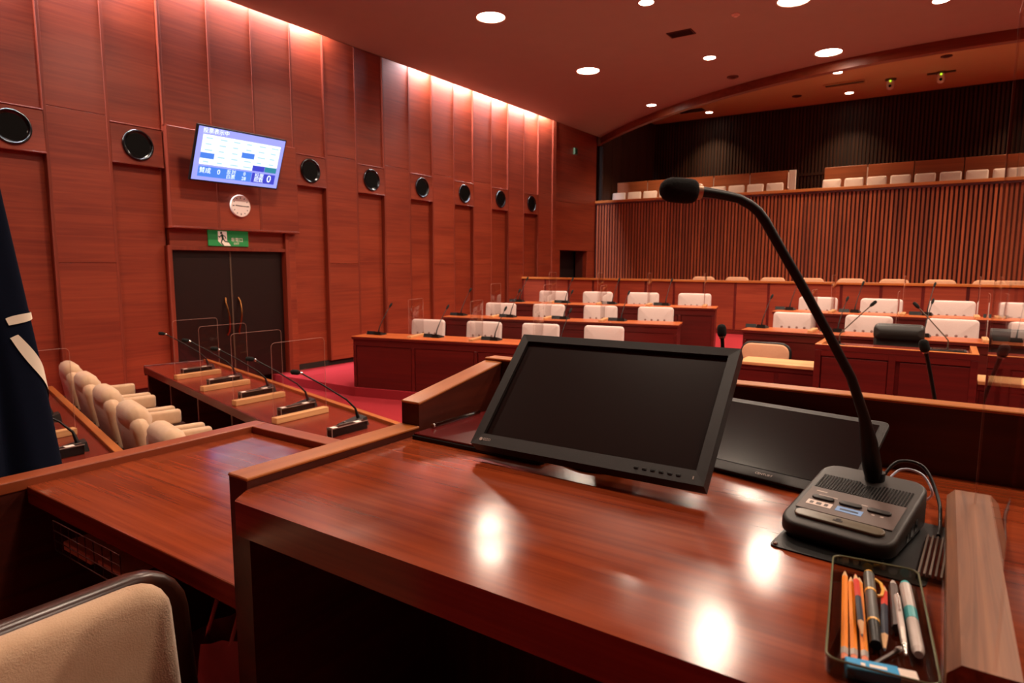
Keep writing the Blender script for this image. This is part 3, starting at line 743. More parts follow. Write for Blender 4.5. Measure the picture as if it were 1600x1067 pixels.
rows = [((-6.99, 6.29, 0.0), 0.87, 3.86, 0.13, (0.65, 1.59, 2.48, 3.41), 'front', 'member desk standing on the red floor, nearest in the left block'),
        ((-6.75, 8.0, 0.13), 0.92, 3.72, 0.31, (0.59, 1.47, 2.36, 3.26), 'middle', 'member desk in the middle row of the left block'),
        ((-6.34, 9.45, 0.31), 0.91, 3.42, 0.48, (0.41, 1.27, 2.11, 3.01), 'back', 'member desk in the rearmost row of the left block')]
for (ox, oy, oz), h, L, zf, ts, rn, lb in rows:
    M = frame(ox, oy, oz, A)
    member_desk(M, L, h, 0.95, lb)
    for i, t in enumerate(ts):
        w = ORD[i]
        ch.place(M @ T(t, 0.80, zf - oz), 'white buttoned chair, %s from the wood wall, %s row of the left block' % (w, rn), 'chair', 'white member chairs')
        mc.place(M @ T(t - 0.40, 0.28, h), 'black gooseneck microphone, %s from the wood wall on the %s left desk' % (w, rn), 'microphone', 'member desk microphones')
        if i < 3 or rn == 'back':
            ms.place(M @ T(t + 0.23, 0.26, h) @ RZ(90), 'clear acrylic screen, %s from the wood wall on the %s left desk' % (w, rn), 'acrylic screen', 'acrylic screens on member desks')
        npl.place(M @ T(t - 0.53, 0.28, h), 'small dark name plate, %s from the wood wall on the %s left desk' % (w, rn), 'name plate', 'name plates on member desks')

for (y, oz, h, zf, xs_, rn, lb) in ((8.75, 0.0, 1.05, 0.31, (-1.754, -0.824, 0.104, 0.98), 'front', 'member desk of the centre block, right behind the lectern'),
                                  (10.1, 0.31, 0.91, 0.48, (-1.661, -0.783, 0.096, 0.93), 'back', 'member desk of the centre block, rear row')):
    M = frame(-2.19 if rn == 'front' else -2.1, y, oz, 0)
    member_desk(M, 4.3, h, 1.075, lb)
    for i, x in enumerate(xs_):
        w = ORD[i]; t = x + (2.19 if rn == 'front' else 2.1)
        ch.place(M @ T(t, 0.80, zf - oz), 'white buttoned chair, %s from the left in the centre block %s row' % (w, rn), 'chair', 'white member chairs')
        mc.place(M @ T(t - 0.28, 0.34, h), 'black gooseneck microphone, %s from the left on the centre block %s desk' % (w, rn), 'microphone', 'member desk microphones')
        npl.place(M @ T(t - 0.42, 0.34, h), 'small name plate, %s from the left on the centre block %s desk' % (w, rn), 'name plate', 'name plates on member desks')
        if i: ms.place(M @ T(t - 0.56, 0.26, h) @ RZ(90), 'clear acrylic screen, %s from the left on the centre %s desk' % (ORD[i - 1], rn), 'acrylic screen', 'acrylic screens on member desks')

# chairs behind the low partition
bc = Proto('official_chair')
bc.part('backrest', G().slab(0.50, 0.46, 0.07, 0.09, 0.03, 0.012, M=T(0, 0.2, 0.71) @ RX(-5)), 'fabric_beige', smooth=50)
bc.part('seat', G().slab(0.50, 0.48, 0.08, 0.06, 0.03, 0.01, M=T(0, -0.02, 0.43) @ RX(-90)), 'fabric_beige', smooth=50)
for sx in (-1, 1):
    for sy in (-1, 1): bc.part('leg', G().tube([(sx * 0.21, sy * 0.18, 0.42), (sx * 0.23, sy * 0.22, 0)], 0.012, 8), 'chrome', smooth=40)
for i in range(9):
    bc.place(T(-4.496 + 0.735 * i, 14.1, 0.70), 'beige chair top showing over the low partition, %s from the left' % ORD[i], 'chair', 'chairs behind the low partition')

# ================================================================== LECTERN AND STENOGRAPHERS
le = thing('lectern', 'wide wooden lectern with raised rim facing the chairman', 'lectern', T(-1.07, 7.15, 0))
LW, LDp, LH = 1.37, 0.71, 1.10
obj('carcass', G().box(0.02, LW - 0.02, 0.03, LDp - 0.02, 0, 1.03), 'desk_front', le)
obj('recessed_top', G().rbox(0.06, LW - 0.06, 0.05, LDp, 1.03, 1.05, 0.003, 1), 'exec_top', le)
for a0, a1 in ((0.0, LW / 2), (LW / 2, LW)):
    obj('front_panel', G().rbox(a0 + 0.07, a1 - 0.02 if a0 else a1 - 0.03, 0.008, 0.03, 0.1, 0.97, 0.004, 1), 'desk_front', le)
for x0 in (0.0, LW / 2 - 0.025, LW - 0.06): obj('stile', G().rbox(x0, x0 + 0.06, 0.0, 0.03, 0, 1.04, 0.003, 1), 'desk_front', le)
obj('apron', G().rbox(0.06, LW - 0.06, 0.002, 0.03, 0.98, 1.04, 0.003, 1), 'desk_front', le)
obj('front_rim', G().rbox(0.0, LW, 0.0, 0.045, 1.04, LH - 0.008, 0.003, 1), 'desk_front', le)
obj('rim_cap', G().rbox(-0.001, LW + 0.001, -0.001, 0.046, LH - 0.008, LH, 0.003, 1), 'rail', le)
for x0 in (0.0, LW - 0.055): obj('side_rim', G().rbox(x0, x0 + 0.055, 0.045, LDp, 1.04, LH, 0.004, 2), 'rail_y', le)
lm = Proto('lectern_microphone')
lm.part('base', G().lathe([(0.06, 0), (0.06, 0.012), (0.015, 0.02), (0.012, 0.05)], 16), 'black', smooth=40)
i = lm.part('gooseneck', G().tube([(0, 0, 0.04), (0.0, 0, 0.12), (0.03, 0.0, 0.16), (0.17, 0, 0.32), (0.27, 0, 0.43)], 0.006, 7), 'grey_metal', smooth=50)
lm.part('head', G().tube([(0.265, 0, 0.424), (0.28, 0, 0.441), (0.31, 0, 0.472), (0.32, 0, 0.482)], [0.01, 0.018, 0.018, 0.01], 10), 'black_matte', on=i, smooth=50)
lm.place(T(-0.90, 7.60, 1.05) @ RZ(10), 'gooseneck microphone leaning right on the lectern', 'microphone', 'lectern microphones')
lm.place(T(0.06, 7.56, 1.05) @ RZ(172), 'gooseneck microphone leaning left, by the lectern laptop', 'microphone', 'lectern microphones')
lp = thing('control_box', 'black flat control box on the lectern top', 'device', T(0.06, 7.40, 1.05))
obj('casing', G().rbox(-0.15, 0.15, -0.09, 0.09, 0, 0.05, 0.006, 2), 'black', lp)
obj('panel', G().rbox(-0.13, 0.13, -0.07, 0.07, 0.05, 0.054, 0.002, 1), 'black_gloss', lp)

bk = thing('leather_chair', 'black leather chair behind the lectern', 'chair', T(-0.395, 8.10, 0.0))
obj('backrest', G().slab(0.49, 0.62, 0.10, 0.05, 0.035, 0.01, M=T(0, 0.24, 0.94) @ RX(-4)), 'black_leather', bk, smooth=50)
obj('head_roll', G().slab(0.49, 0.16, 0.07, 0.05, 0.03, 0.012, M=T(0, 0.165, 1.16) @ RX(-4)), 'black_leather', bk, smooth=50)
obj('seat', G().slab(0.5, 0.48, 0.1, 0.06, 0.03, 0.01, M=T(0, 0, 0.5) @ RX(-90)), 'black_leather', bk, smooth=50)
obj('pedestal', G().lathe([(0.24, 0), (0.24, 0.015), (0.04, 0.05), (0.03, 0.45)], 16), 'chrome', bk, smooth=40)

def steno(x0, x1, label):
    M = T(x0, 7.55, 0); L = x1 - x0
    d = thing('stenographer_desk', label, 'desk', M, 'low side desks of the lectern')
    obj('desktop', G().rbox(0, L, -0.02, 0.44, 0.765, 0.80, 0.004, 2), 'light_wood', d)
    for k in range(2): obj('front_panel', G().rbox(0.02 + k * L / 2, L / 2 + k * L / 2 - 0.02, 0.008, 0.025, 0.08, 0.70, 0.003, 1), 'desk_front', d)
    obj('front_frame', G().box(0, L, 0.012, 0.03, 0, 0.765), 'desk_front', d)
    obj('apron', G().rbox(0, L, -0.002, 0.012, 0.71, 0.765, 0.003, 1), 'desk_front', d)
    for xx in (0, L - 0.03): obj('end_panel', G().box(xx, xx + 0.03, 0.03, 0.40, 0, 0.765), 'desk_front', d)
steno(-1.93, -1.09, 'low pale topped desk left of the lectern')
steno(0.32, 1.3, 'low pale topped desk right of the lectern')
sc_ = thing('stenographer_chair', 'beige padded chair with black rim behind the low desk', 'chair', T(-1.84, 8.28, 0))
bkM = T(0, 0.22, 0.70) @ RX(-6)
obj('back_shell', G().slab(0.62, 0.46, 0.05, 0.13, 0.02, M=bkM), 'black', sc_, smooth=50)
obj('back_pad', G().slab(0.57, 0.41, 0.05, 0.11, 0.02, 0.012, M=bkM @ T(0, -0.035, 0)), 'fabric_beige', sc_, smooth=50)
obj('seat', G().slab(0.5, 0.46, 0.08, 0.06, 0.03, 0.012, M=T(0, 0, 0.44) @ RX(-90)), 'fabric_beige', sc_, smooth=50)
for sx in (-1, 1):
    for sy in (-1, 1): obj('leg', G().tube([(sx * 0.2, sy * 0.17, 0.42), (sx * 0.24, sy * 0.22, 0)], 0.012, 8), 'chrome', sc_, smooth=40)

# ================================================================== GALLERY SEATS
gseat = Proto('gallery_chair')
gseat.part('backrest', G().slab(0.42, 0.50, 0.07, 0.04, 0.025, 0.01, M=T(0, 0.18, 0.62) @ RX(-7)), 'fabric_white', smooth=50)
gseat.part('seat', G().slab(0.42, 0.42, 0.07, 0.04, 0.025, 0.01, M=T(0, -0.03, 0.42) @ RX(-90)), 'fabric_white', smooth=50)
gseat.part('frame', G().box(-0.2, 0.2, 0.0, 0.06, 0.0, 0.40), 'black')
def gallery_block(x0, n, side):
    for i in range(n):
        w = ORD[i] if i < 12 else 'last'
        gseat.place(T(x0 + 0.25 + 0.5 * i, 18.15, 3.2), 'white gallery seat, %s from the left, front row %s the gallery aisle' % (w, side), 'chair', 'white seats in the public gallery')
        gseat.place(T(x0 + 0.25 + 0.5 * i, 19.05, 3.57), 'white gallery seat, %s from the left, rear row %s the gallery aisle' % (w, side), 'chair', 'white seats in the public gallery')
    for i in range((n + 1) // 2):
        w = ORD[i]
        p = thing('gallery_bench_panel', 'brown wood seat divider, %s from the left, %s the gallery aisle' % (w, side), 'panel', T(x0 + i * 1.0, 18.72, 3.2), 'wood dividers behind gallery seats')
        obj('board', G().rbox(0.012, 0.988, 0, 0.03, 0.06, 1.22, 0.004, 1), 'gal_panel', p)
        obj('support', G().box(0.1, 0.14, 0.0, 0.1, 0.0, 0.3).box(0.86, 0.9, 0.0, 0.1, 0, 0.3), 'black', p)
gallery_block(-8.70, 10, 'left of')
gallery_block(-2.83, 9, 'right of')
ep = thing('gallery_end_panel', 'tall cream end panel beside the gallery aisle', 'panel', T(-3.67, 18.7, 3.2))
obj('board', G().rbox(-0.01, 0.16, 0, 0.05, 0, 1.22, 0.006, 2), 'fabric_white', ep)
obj('foot', G().box(-0.02, 0.17, -0.05, 0.1, 0, 0.03), 'black', ep)

# ================================================================== SIDE TABLES OF THE OFFICIALS (LEFT)
ME = frame(-7.348, 3.558, 0.0, -A)      # local X along the table towards the dais, +Y towards the members
TL_ = 4.35
def side_table(name, M, L, depth, h, label):
    d = thing(name, label, 'table', M)
    obj('tabletop', G().rbox(0, L, 0, depth, h - 0.035, h, 0.005, 2), 'exec_top', d)
    obj('front_rail', G().rbox(0, L, depth, depth + 0.05, h - 0.1, h + 0.025, 0.004, 2), 'rail', d)
    obj('end_rail', G().rbox(-0.03, 0.0, 0, depth + 0.05, h - 0.1, h + 0.012, 0.003, 1), 'desk_front', d)
    obj('edge_band', G().rbox(0, L, -0.012, 0.012, h - 0.07, h - 0.002, 0.004, 2), 'desk_front', d)
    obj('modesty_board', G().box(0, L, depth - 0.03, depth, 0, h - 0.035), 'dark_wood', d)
    x = 0.0
    while x < L:
        obj('leg_panel', G().rbox(x, x + 0.035, 0.02, depth - 0.03, 0, h - 0.035, 0.003, 1), 'panel_dark', d); x += 0.87
    return d
side_table('officials_table', ME, TL_, 0.62, 0.75, 'long side table with five microphones left of the dais')
em = Proto('table_microphone')
i = em.part('base', G().add([(-0.055, -0.11, 0), (0.055, -0.11, 0), (0.065, 0.09, 0), (-0.065, 0.09, 0), (-0.045, -0.10, 0.018), (0.045, -0.10, 0.018), (0.05, 0.08, 0.06), (-0.05, 0.08, 0.06)],
     [(3, 2, 1, 0), (4, 5, 6, 7), (0, 1, 5, 4), (1, 2, 6, 5), (2, 3, 7, 6), (3, 0, 4, 7)]), 'unit_body')
em.part('key', G().rbox(-0.03, -0.008, -0.07, -0.05, 0.025, 0.034, 0.002, 1), 'unit_plate', on=i)
em.part('key', G().rbox(0.008, 0.03, -0.07, -0.05, 0.025, 0.034, 0.002, 1), 'unit_plate', on=i)
i = em.part('gooseneck', G().tube([(0, 0.04, 0.045), (-0.005, 0.02, 0.12), (-0.02, -0.04, 0.19), (-0.05, -0.20, 0.31), (-0.075, -0.34, 0.405)], [0.014, 0.008, 0.006, 0.0055, 0.0055], 8), 'black', smooth=50)
j = em.part('head', G().tube([(-0.077, -0.352, 0.41), (-0.08, -0.365, 0.414), (-0.088, -0.40, 0.42), (-0.091, -0.41, 0.42)], [0.012, 0.018, 0.018, 0.011], 10), 'black_matte', on=i, smooth=50)
em.part('collar', G().tube([(-0.074, -0.336, 0.404), (-0.077, -0.352, 0.41)], 0.011, 10), 'chrome', on=i, smooth=40)
es = screen_proto('acrylic_screen', 0.47, 0.56, 0.045, 0.06)
eb = Proto('name_block')
eb.part('block', G().rbox(-0.155, 0.155, -0.025, 0.025, 0, 0.06, 0.003, 1), 'black_gloss')
eb.part('metal_edge', G().box(-0.157, 0.157, -0.027, -0.023, 0.056, 0.062).box(-0.157, 0.157, 0.023, 0.027, 0.056, 0.062).box(-0.157, -0.153, -0.027, -0.023, 0, 0.06).box(-0.157, -0.153, 0.023, 0.027, 0, 0.06), 'silver')
eb.part('label_strip', G().box(-0.14, -0.10, -0.02, 0.02, 0.06, 0.0615).box(0.06, 0.11, -0.02, 0.02, 0.06, 0.0615), 'sticker_white')
for i in range(5):
    w = ORD[i]
    em.place(ME @ T(0.66 + 0.81 * i, 0.43, 0.75), 'gooseneck microphone on the side table, %s from the wood wall' % w, 'microphone', 'side table microphones')
    eb.place(ME @ T(0.82 + 0.81 * i, 0.30, 0.75) @ RZ(102), 'dark name block beside the side table microphone, %s from the wood wall' % w, 'name block', 'name blocks on the side table')
    if i < 4:
        es.place(ME @ T(1.04 + 0.80 * i, 0.25, 0.75) @ RZ(103), 'rounded acrylic screen on pale wood foot, %s from the wood wall' % w, 'acrylic screen', 'acrylic screens on the side table')

MB = frame(-6.9, 1.83, 0.0, -A)
side_table('rear_table', MB, 3.6, 0.58, 0.75, 'rear side table behind the cream armchairs, beside the flag')
for i, (x, w) in enumerate(((1.50, 'farther'), (2.50, 'nearer'))):
    em.place(MB @ T(x, 0.40, 0.75), 'gooseneck microphone on the rear table by the flag, the %s one' % w, 'microphone', 'rear table microphones')
eb.place(MB @ T(2.62, 0.30, 0.75) @ RZ(102), 'dark name block on the rear table by the flag', 'name block', 'name blocks on the side table')
es.place(MB @ T(2.08, 0.27, 0.75) @ RZ(103), 'acrylic screen on wood foot on the rear table by the flag', 'acrylic screen', 'acrylic screens on the side table')

# cream armchairs of the officials: local +Y is the way they face
ac = Proto('armchair')
ac.part('seat', G().slab(0.52, 0.52, 0.13, 0.06, 0.04, 0.02, M=T(0, 0.06, 0.40) @ RX(-90)), 'fabric_cream', smooth=50)
i = ac.part('backrest', G().slab(0.58, 0.52, 0.10, 0.09, 0.048, 0.02, M=T(0, -0.25, 0.645) @ RX(9) @ RZ(180)), 'fabric_cream', smooth=50)
ac.part('head_roll', G().slab(0.44, 0.20, 0.135, 0.09, 0.062, 0.015, M=T(0, -0.270, 0.870) @ RX(9) @ RZ(180)), 'fabric_cream', on=i, smooth=50)
for s in (-1, 1):
    j = ac.part('armrest', G().rbox(s * 0.315 - 0.035, s * 0.315 + 0.035, -0.22, 0.32, 0.525, 0.65, 0.026, 4), 'fabric_cream', smooth=50)
    ac.part('arm_rail', G().rbox(s * 0.315 - 0.038, s * 0.315 + 0.038, -0.22, 0.345, 0.455, 0.53, 0.01, 2), 'dark_wood', on=j, smooth=40)
    ac.part('leg', G().rbox(s * 0.315 - 0.022, s * 0.315 + 0.022, 0.24, 0.285, 0, 0.5, 0.006, 2), 'dark_wood')
    ac.part('leg', G().rbox(s * 0.30 - 0.022, s * 0.30 + 0.022, -0.33, -0.28, 0, 0.60, 0.006, 2), 'dark_wood')
for i in range(5):
    ac.place(ME @ T(0.74 + 0.80 * i, -0.52, 0.0), 'cream armchair with dark wood arms, %s from the wood wall' % ORD[i], 'armchair', 'cream armchairs at the side table')

# ================================================================== FLAG
FX, FY = -3.25, 0.905
fl = thing('flag', 'dark navy flag with white line emblem hanging on a pole', 'flag', T(FX, FY, 0))
obj('pole', G().tube([(0, 0, 0.03), (0, 0, 2.86)], 0.016, 10), 'dark_wood', fl, smooth=40)
obj('finial', G().lathe([(0.012, 2.84), (0.03, 2.86), (0.02, 2.89), (0.052, 2.94), (0.045, 2.98), (0.012, 3.03)], 14), 'gold', fl, smooth=50)
obj('stand', G().lathe([(0.22, 0), (0.22, 0.03), (0.06, 0.06), (0.03, 0.25)], 20), 'brass', fl, smooth=40)
def flag_pt(q, z, off=0.0):
    f = (2.72 - z) / 1.9
    r = 0.05 + 0.15 * f + (0.012 + 0.045 * f) * math.cos(4 * q + 2.0 * f + 1.0) + 0.008 * f * math.cos(11 * q + 1.5) + off
    return (r * math.cos(q) * 0.9, r * math.sin(q) * 1.05 + 0.015 + 0.02 * f, z)
g = G(); NQ, NZ = 140, 30; vs = [flag_pt(2 * math.pi * k / NQ, 2.72 - 1.95 * j / NZ) for j in range(NZ + 1) for k in range(NQ)]
fs = [(j * NQ + k, j * NQ + (k + 1) % NQ, (j + 1) * NQ + (k + 1) % NQ, (j + 1) * NQ + k) for j in range(NZ) for k in range(NQ)]
cl = obj('cloth', g.add(vs, fs), 'navy', fl, smooth=70)
def ribbon(pts, w):
    """pts: (angle, height) along the band; w: width in metres, offset square to the band on the cloth"""
    vs, fs = [], []; n = len(pts)
    for i, (q, z) in enumerate(pts):
        a, b = pts[max(i - 1, 0)], pts[min(i + 1, n - 1)]
        tq, tz = (b[0] - a[0]) * 0.17, b[1] - a[1]; L = math.hypot(tq, tz)
        f = w * (0.55 + 0.45 * math.sin(math.pi * min(1, 0.25 + i / n)))
        dq, dz = -tz / L * f / 0.17, tq / L * f
        vs += [flag_pt(q + dq * u, z + dz * u, 0.006) for u in (0.5, 0.3, 0.1, -0.1, -0.3, -0.5)]
    for i in range(n - 1): fs += [(6 * i + k, 6 * i + 6 + k, 6 * i + 7 + k, 6 * i + 1 + k) for k in range(5)]
    return G().add(vs, fs)
obj('emblem_band', ribbon([(0.55 + 0.8 * k / 24, 1.66 + 0.035 * k / 24) for k in range(25)], 0.034), 'flag_white', cl, smooth=70)
obj('emblem_band', ribbon([(0.62 + 0.68 * (k / 40) ** 0.9, 1.60 - 0.36 * k / 40) for k in range(41)], 0.034), 'flag_white', cl, smooth=70)

# ================================================================== SECRETARY'S DESK (LOWER, LEFT)
sd = thing('secretary_desk', 'lower wooden desk with raised rails left of the chairman desk', 'desk', T(0, 0, 0))
obj('desktop', G().rbox(-2.29, -1.146, 0.738, 1.505, 1.165, 1.22, 0.004, 2), 'chair_desk_top', sd)
obj('left_panel', G().box(-2.355, -2.295, 0.12, 1.575, 0.5, 1.21), 'panel_dark', sd)
obj('left_rail', G().rbox(-2.362, -2.288, 0.10, 1.58, 1.21, 1.246, 0.004, 2), 'sec_rail_y', sd)
obj('back_panel', G().box(-2.29, -1.146, 1.515, 1.57, 0.5, 1.21), 'panel_shaded_x', sd)
obj('back_rail', G().rbox(-2.287, -1.146, 1.508, 1.58, 1.21, 1.246, 0.004, 2), 'sec_rail', sd)
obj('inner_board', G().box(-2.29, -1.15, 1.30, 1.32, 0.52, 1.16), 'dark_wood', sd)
wb = thing('wire_tray', 'wire tray with papers slung under the secretary desk', 'tray', T(-1.92, 0.86, 1.06))
g = G()
for k in range(9): g.tube([(-0.2 + 0.05 * k, -0.12, 0.09), (-0.2 + 0.05 * k, -0.12, 0), (-0.2 + 0.05 * k, 0.14, 0), (-0.2 + 0.05 * k, 0.14, 0.104)], 0.0018, 5)
for k in range(4): g.tube([(-0.2, -0.12 + 0.0, 0.0 + 0.03 * k), (0.2, -0.12, 0.03 * k)], 0.0018, 5)
obj('wire_basket', g, 'wire', wb)
obj('paper_stack', G().rbox(-0.17, 0.0, -0.11, 0.12, 0.003, 0.03, 0.002, 1).rbox(0.02, 0.16, -0.10, 0.11, 0.003, 0.02, 0.002, 1), 'paper', wb)
bag = thing('shopping_bag', 'pinkish plastic bag standing beside the chairman desk leg', 'bag', T(-1.47, 0.90, 0.5))
g = G(); vs = []; n1, n2 = 24, 10
for j in range(n2 + 1):
    u = j / n2; rr = 0.105 * (1 - 0.32 * u * u)
    for k in range(n1):
        q = 2 * math.pi * k / n1; w = 1 + 0.13 * math.sin(5 * q + 3 * u) * (0.3 + u) + 0.06 * math.sin(9 * q - 4 * u)
        vs.append((rr * w * math.cos(q), 1.15 * rr * w * math.sin(q), 0.002 + 0.46 * u))
fs = [(j * n1 + k, j * n1 + (k + 1) % n1, (j + 1) * n1 + (k + 1) % n1, (j + 1) * n1 + k) for j in range(n2) for k in range(n1)] + [tuple(range(n1 - 1, -1, -1))]
obj('sack', g.add(vs, fs), 'pink_bag', bag, smooth=60)
for s in (-1, 1): obj('handle', G().tube([(s * 0.05, -0.05, 0.45), (s * 0.05, -0.02, 0.53), (s * 0.05, 0.02, 0.53), (s * 0.05, 0.05, 0.45)], 0.006, 6), 'pink_bag', bag, smooth=60)

cc = thing('secretary_chair', 'large cream chair with dark wood shell in the near left corner', 'chair', T(-1.145, 0.315, 0.5) @ RZ(90))
bM = T(0, 0.05, 0.487) @ RX(-7)
obj('back_shell', G().slab(0.72, 0.63, 0.06, 0.10, 0.02, M=bM @ T(0, 0.072, -0.004)), 'dark_wood', cc, smooth=50)
obj('back_cushion', G().slab(0.585, 0.62, 0.08, 0.06, 0.035, 0.012, M=bM), 'fabric_cream', cc, smooth=50)
obj('seat_cushion', G().slab(0.54, 0.46, 0.09, 0.06, 0.035, 0.015, M=T(0, -0.2, 0.26) @ RX(-90)), 'fabric_cream', cc, smooth=50)
obj('pedestal', G().lathe([(0.2, 0), (0.2, 0.02), (0.04, 0.05), (0.03, 0.215)], 16, T(0, -0.17, 0)), 'chrome', cc, smooth=40)

# ================================================================== CHAIRMAN'S DESK
md = thing('chairman_desk', 'chairman desk with glossy brown top in the foreground', 'desk', T(0, 0, 0))
XR = 1.15
obj('desktop', G().prism([(-1.052, 0.655), (-1.045, 0.648), (XR, 0.648), (XR, 1.55), (-1.083, 1.55), (-1.083, 0.70)], ZD - 0.064, ZD), 'chair_desk_top', md)
prof = [(0.70, 0.75), (1.60, 0.75), (1.60, 1.612), (1.187, 1.544), (1.187, 1.484), (0.70, 1.484)]
YZ = Matrix(((0, 0, 1, 0), (1, 0, 0, 0), (0, 1, 0, 0), (0, 0, 0, 1)))
obj('side_panel', G().prism(prof, -1.144, -1.085, YZ), 'panel_dark', md)
obj('side_rail', G().rbox(-1.146, -1.083, 0.698, 1.187, 1.484, 1.491, 0.002, 1), 'rail_y', md)  # lighter copy of the panel wood, light from above put into its colour
L_ = math.hypot(0.415, 0.068); an = math.degrees(math.atan2(0.068, 0.415))
obj('sloping_rail', G().rbox(-1.146, -1.083, 0, L_, 0, 0.007, 0.002, 1, T(0, 1.186, 1.544) @ RX(an)), 'rail_y', md)
obj('back_panel', G().box(-1.085, XR, 1.552, 1.60, 0.75, 1.612), 'panel_shaded_x', md)
obj('back_rail', G().rbox(-1.146, XR, 1.550, 1.603, 1.612, 1.619, 0.002, 1), 'rail', md)
obj('right_panel', G().box(XR, XR + 0.06, 0.70, 1.60, 0.75, 1.6), 'panel_dark', md)
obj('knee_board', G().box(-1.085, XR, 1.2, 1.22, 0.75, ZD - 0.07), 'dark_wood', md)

ro = thing('speech_rostrum', 'speech rostrum below the front of the chairman desk', 'rostrum', T(-0.3, 2.45, 0))
obj('body', G().rbox(-0.75, 0.75, -0.3, 0.3, 0, 1.12, 0.005, 1), 'desk_front', ro)
obj('top', G().rbox(-0.78, 0.78, -0.33, 0.33, 1.12, 1.16, 0.006, 2), 'desk_top', ro)
def rostrum_mic(bx, by, pts, label):
    t = thing('rostrum_microphone', label, 'microphone', T(bx, by, 1.16))
    obj('base', G().lathe([(0.05, 0), (0.05, 0.012), (0.014, 0.022), (0.01, 0.04)], 16), 'black', t, smooth=40)
    P = [Vector(p) - Vector((bx, by, 1.16)) for p in pts]
    nk = obj('gooseneck', G().tube([(0, 0, 0.03)] + P, [0.008] + [0.0065] * (len(P) - 1) + [0.008], 8), 'black', t, smooth=50)
    d = (P[-1] - P[-2]).normalized(); e = P[-1]
    obj('head', G().tube([e, e + d * 0.006, e + d * 0.012, e + d * 0.034, e + d * 0.042, e + d * 0.046], [0.008, 0.013, 0.0155, 0.0155, 0.012, 0.006], 12), 'black_matte', nk, smooth=50)
    obj('collar', G().tube([e - d * 0.003, e + d * 0.004], 0.0105, 12), 'chrome', nk, smooth=40)
rostrum_mic(0.03, 2.60, [(0.02, 2.60, 1.30), (0.0, 2.604, 1.426), (-0.022, 2.604, 1.53), (-0.036, 2.603, 1.588), (-0.040, 2.603, 1.603)], 'slim microphone standing before the wooden screen of the desk, right of the bent neck')
rostrum_mic(-0.60, 2.22, [(-0.61, 2.215, 1.45), (-0.619, 2.215, 1.60), (-0.623, 2.216, 1.645), (-0.624, 2.217, 1.652)], 'slim microphone poking up behind the large monitor')

# ================================================================== ON THE CHAIRMAN'S DESK
def basis(o, r_, u_):
    r_ = Vector(r_).normalized(); u_ = Vector(u_); u_ = (u_ - r_ * u_.dot(r_)).normalized(); n_ = r_.cross(u_); M = Matrix.Identity(4)
    for i in range(3): M[i][0], M[i][1], M[i][2], M[i][3] = r_[i], u_[i], n_[i], o[i]
    return M
# large monitor
MM = basis((-0.5905, 1.2045, 1.620), (1, 0, 0.008), (0, 0.699, 0.715))
mo = thing('monitor', 'large switched-off monitor tilted back on the chairman desk', 'monitor', MM)
w, h = 0.26, 0.1555
obj('rear_housing', G().rbox(-w + 0.003, w - 0.003, -h + 0.003, h - 0.003, -0.042, -0.010, 0.006, 2), 'black', mo)
obj('screen', G().box(-w + 0.02, w - 0.02, -h + 0.028, h - 0.018, -0.012, -0.009), 'screen', mo)
def bez(pts_o, pts_i):
    vs = [(x, y, 0.0) for x, y in pts_o] + [(x, y, -0.0015) for x, y in pts_i]
    lo = [(x, y, -0.03) for x, y in pts_o] + [(x, y, -0.011) for x, y in pts_i]
    return G().add(vs + lo, [(0, 1, 3, 2), (4, 6, 7, 5), (0, 4, 5, 1), (2, 3, 7, 6), (0, 2, 6, 4), (1, 5, 7, 3)])
o = [(-w, h), (w, h), (w, -h), (-w, -h)]; q = [(-w + 0.021, h - 0.019), (w - 0.021, h - 0.019), (w - 0.021, -h + 0.029), (-w + 0.021, -h + 0.029)]
bz = []
for a in range(4): bz.append(obj('bezel_bar', bez((o[a], o[(a + 1) % 4]), (q[a], q[(a + 1) % 4])), 'monitor_bezel', mo))
for k in range(6): obj('button', G().rbox(-0.0045, 0.0045, -0.0025, 0.0025, -0.002, 0.0012, 0.001, 1), 'black', mo, T(0.128 + 0.0165 * k, -h + 0.013, 0.0))
obj('indicator', G().box(-0.001, 0.001, -0.003, 0.003, 0, 0.0006), 'ink_pale', mo, T(0.238, -h + 0.013, 0.0))
obj('logo_text', text_mesh('EIZO', 0.009), 'ink_pale', mo, T(-0.222, -h + 0.014, 0.0006))
obj('logo_mark', G().lathe([(0.004, 0), (0.004, 0.0006)], 12), 'ink_pale', mo, T(-0.238, -h + 0.014, 0.0))
inv = MM.inverted()
st = obj('stand_base', G().lathe([(0.11, ZD + 0.0005), (0.11, ZD + 0.006), (0.10, ZD + 0.009)], 32, inv @ T(-0.60, 1.27, 0)), 'black_matte', mo, smooth=30)
obj('stand_neck', G().box(-0.65, -0.55, 1.30, 1.34, ZD + 0.008, 1.58, inv), 'black', st)
obj('hinge', G().box(-0.64, -0.56, 1.23, 1.31, 1.545, 1.60, inv), 'black', st)
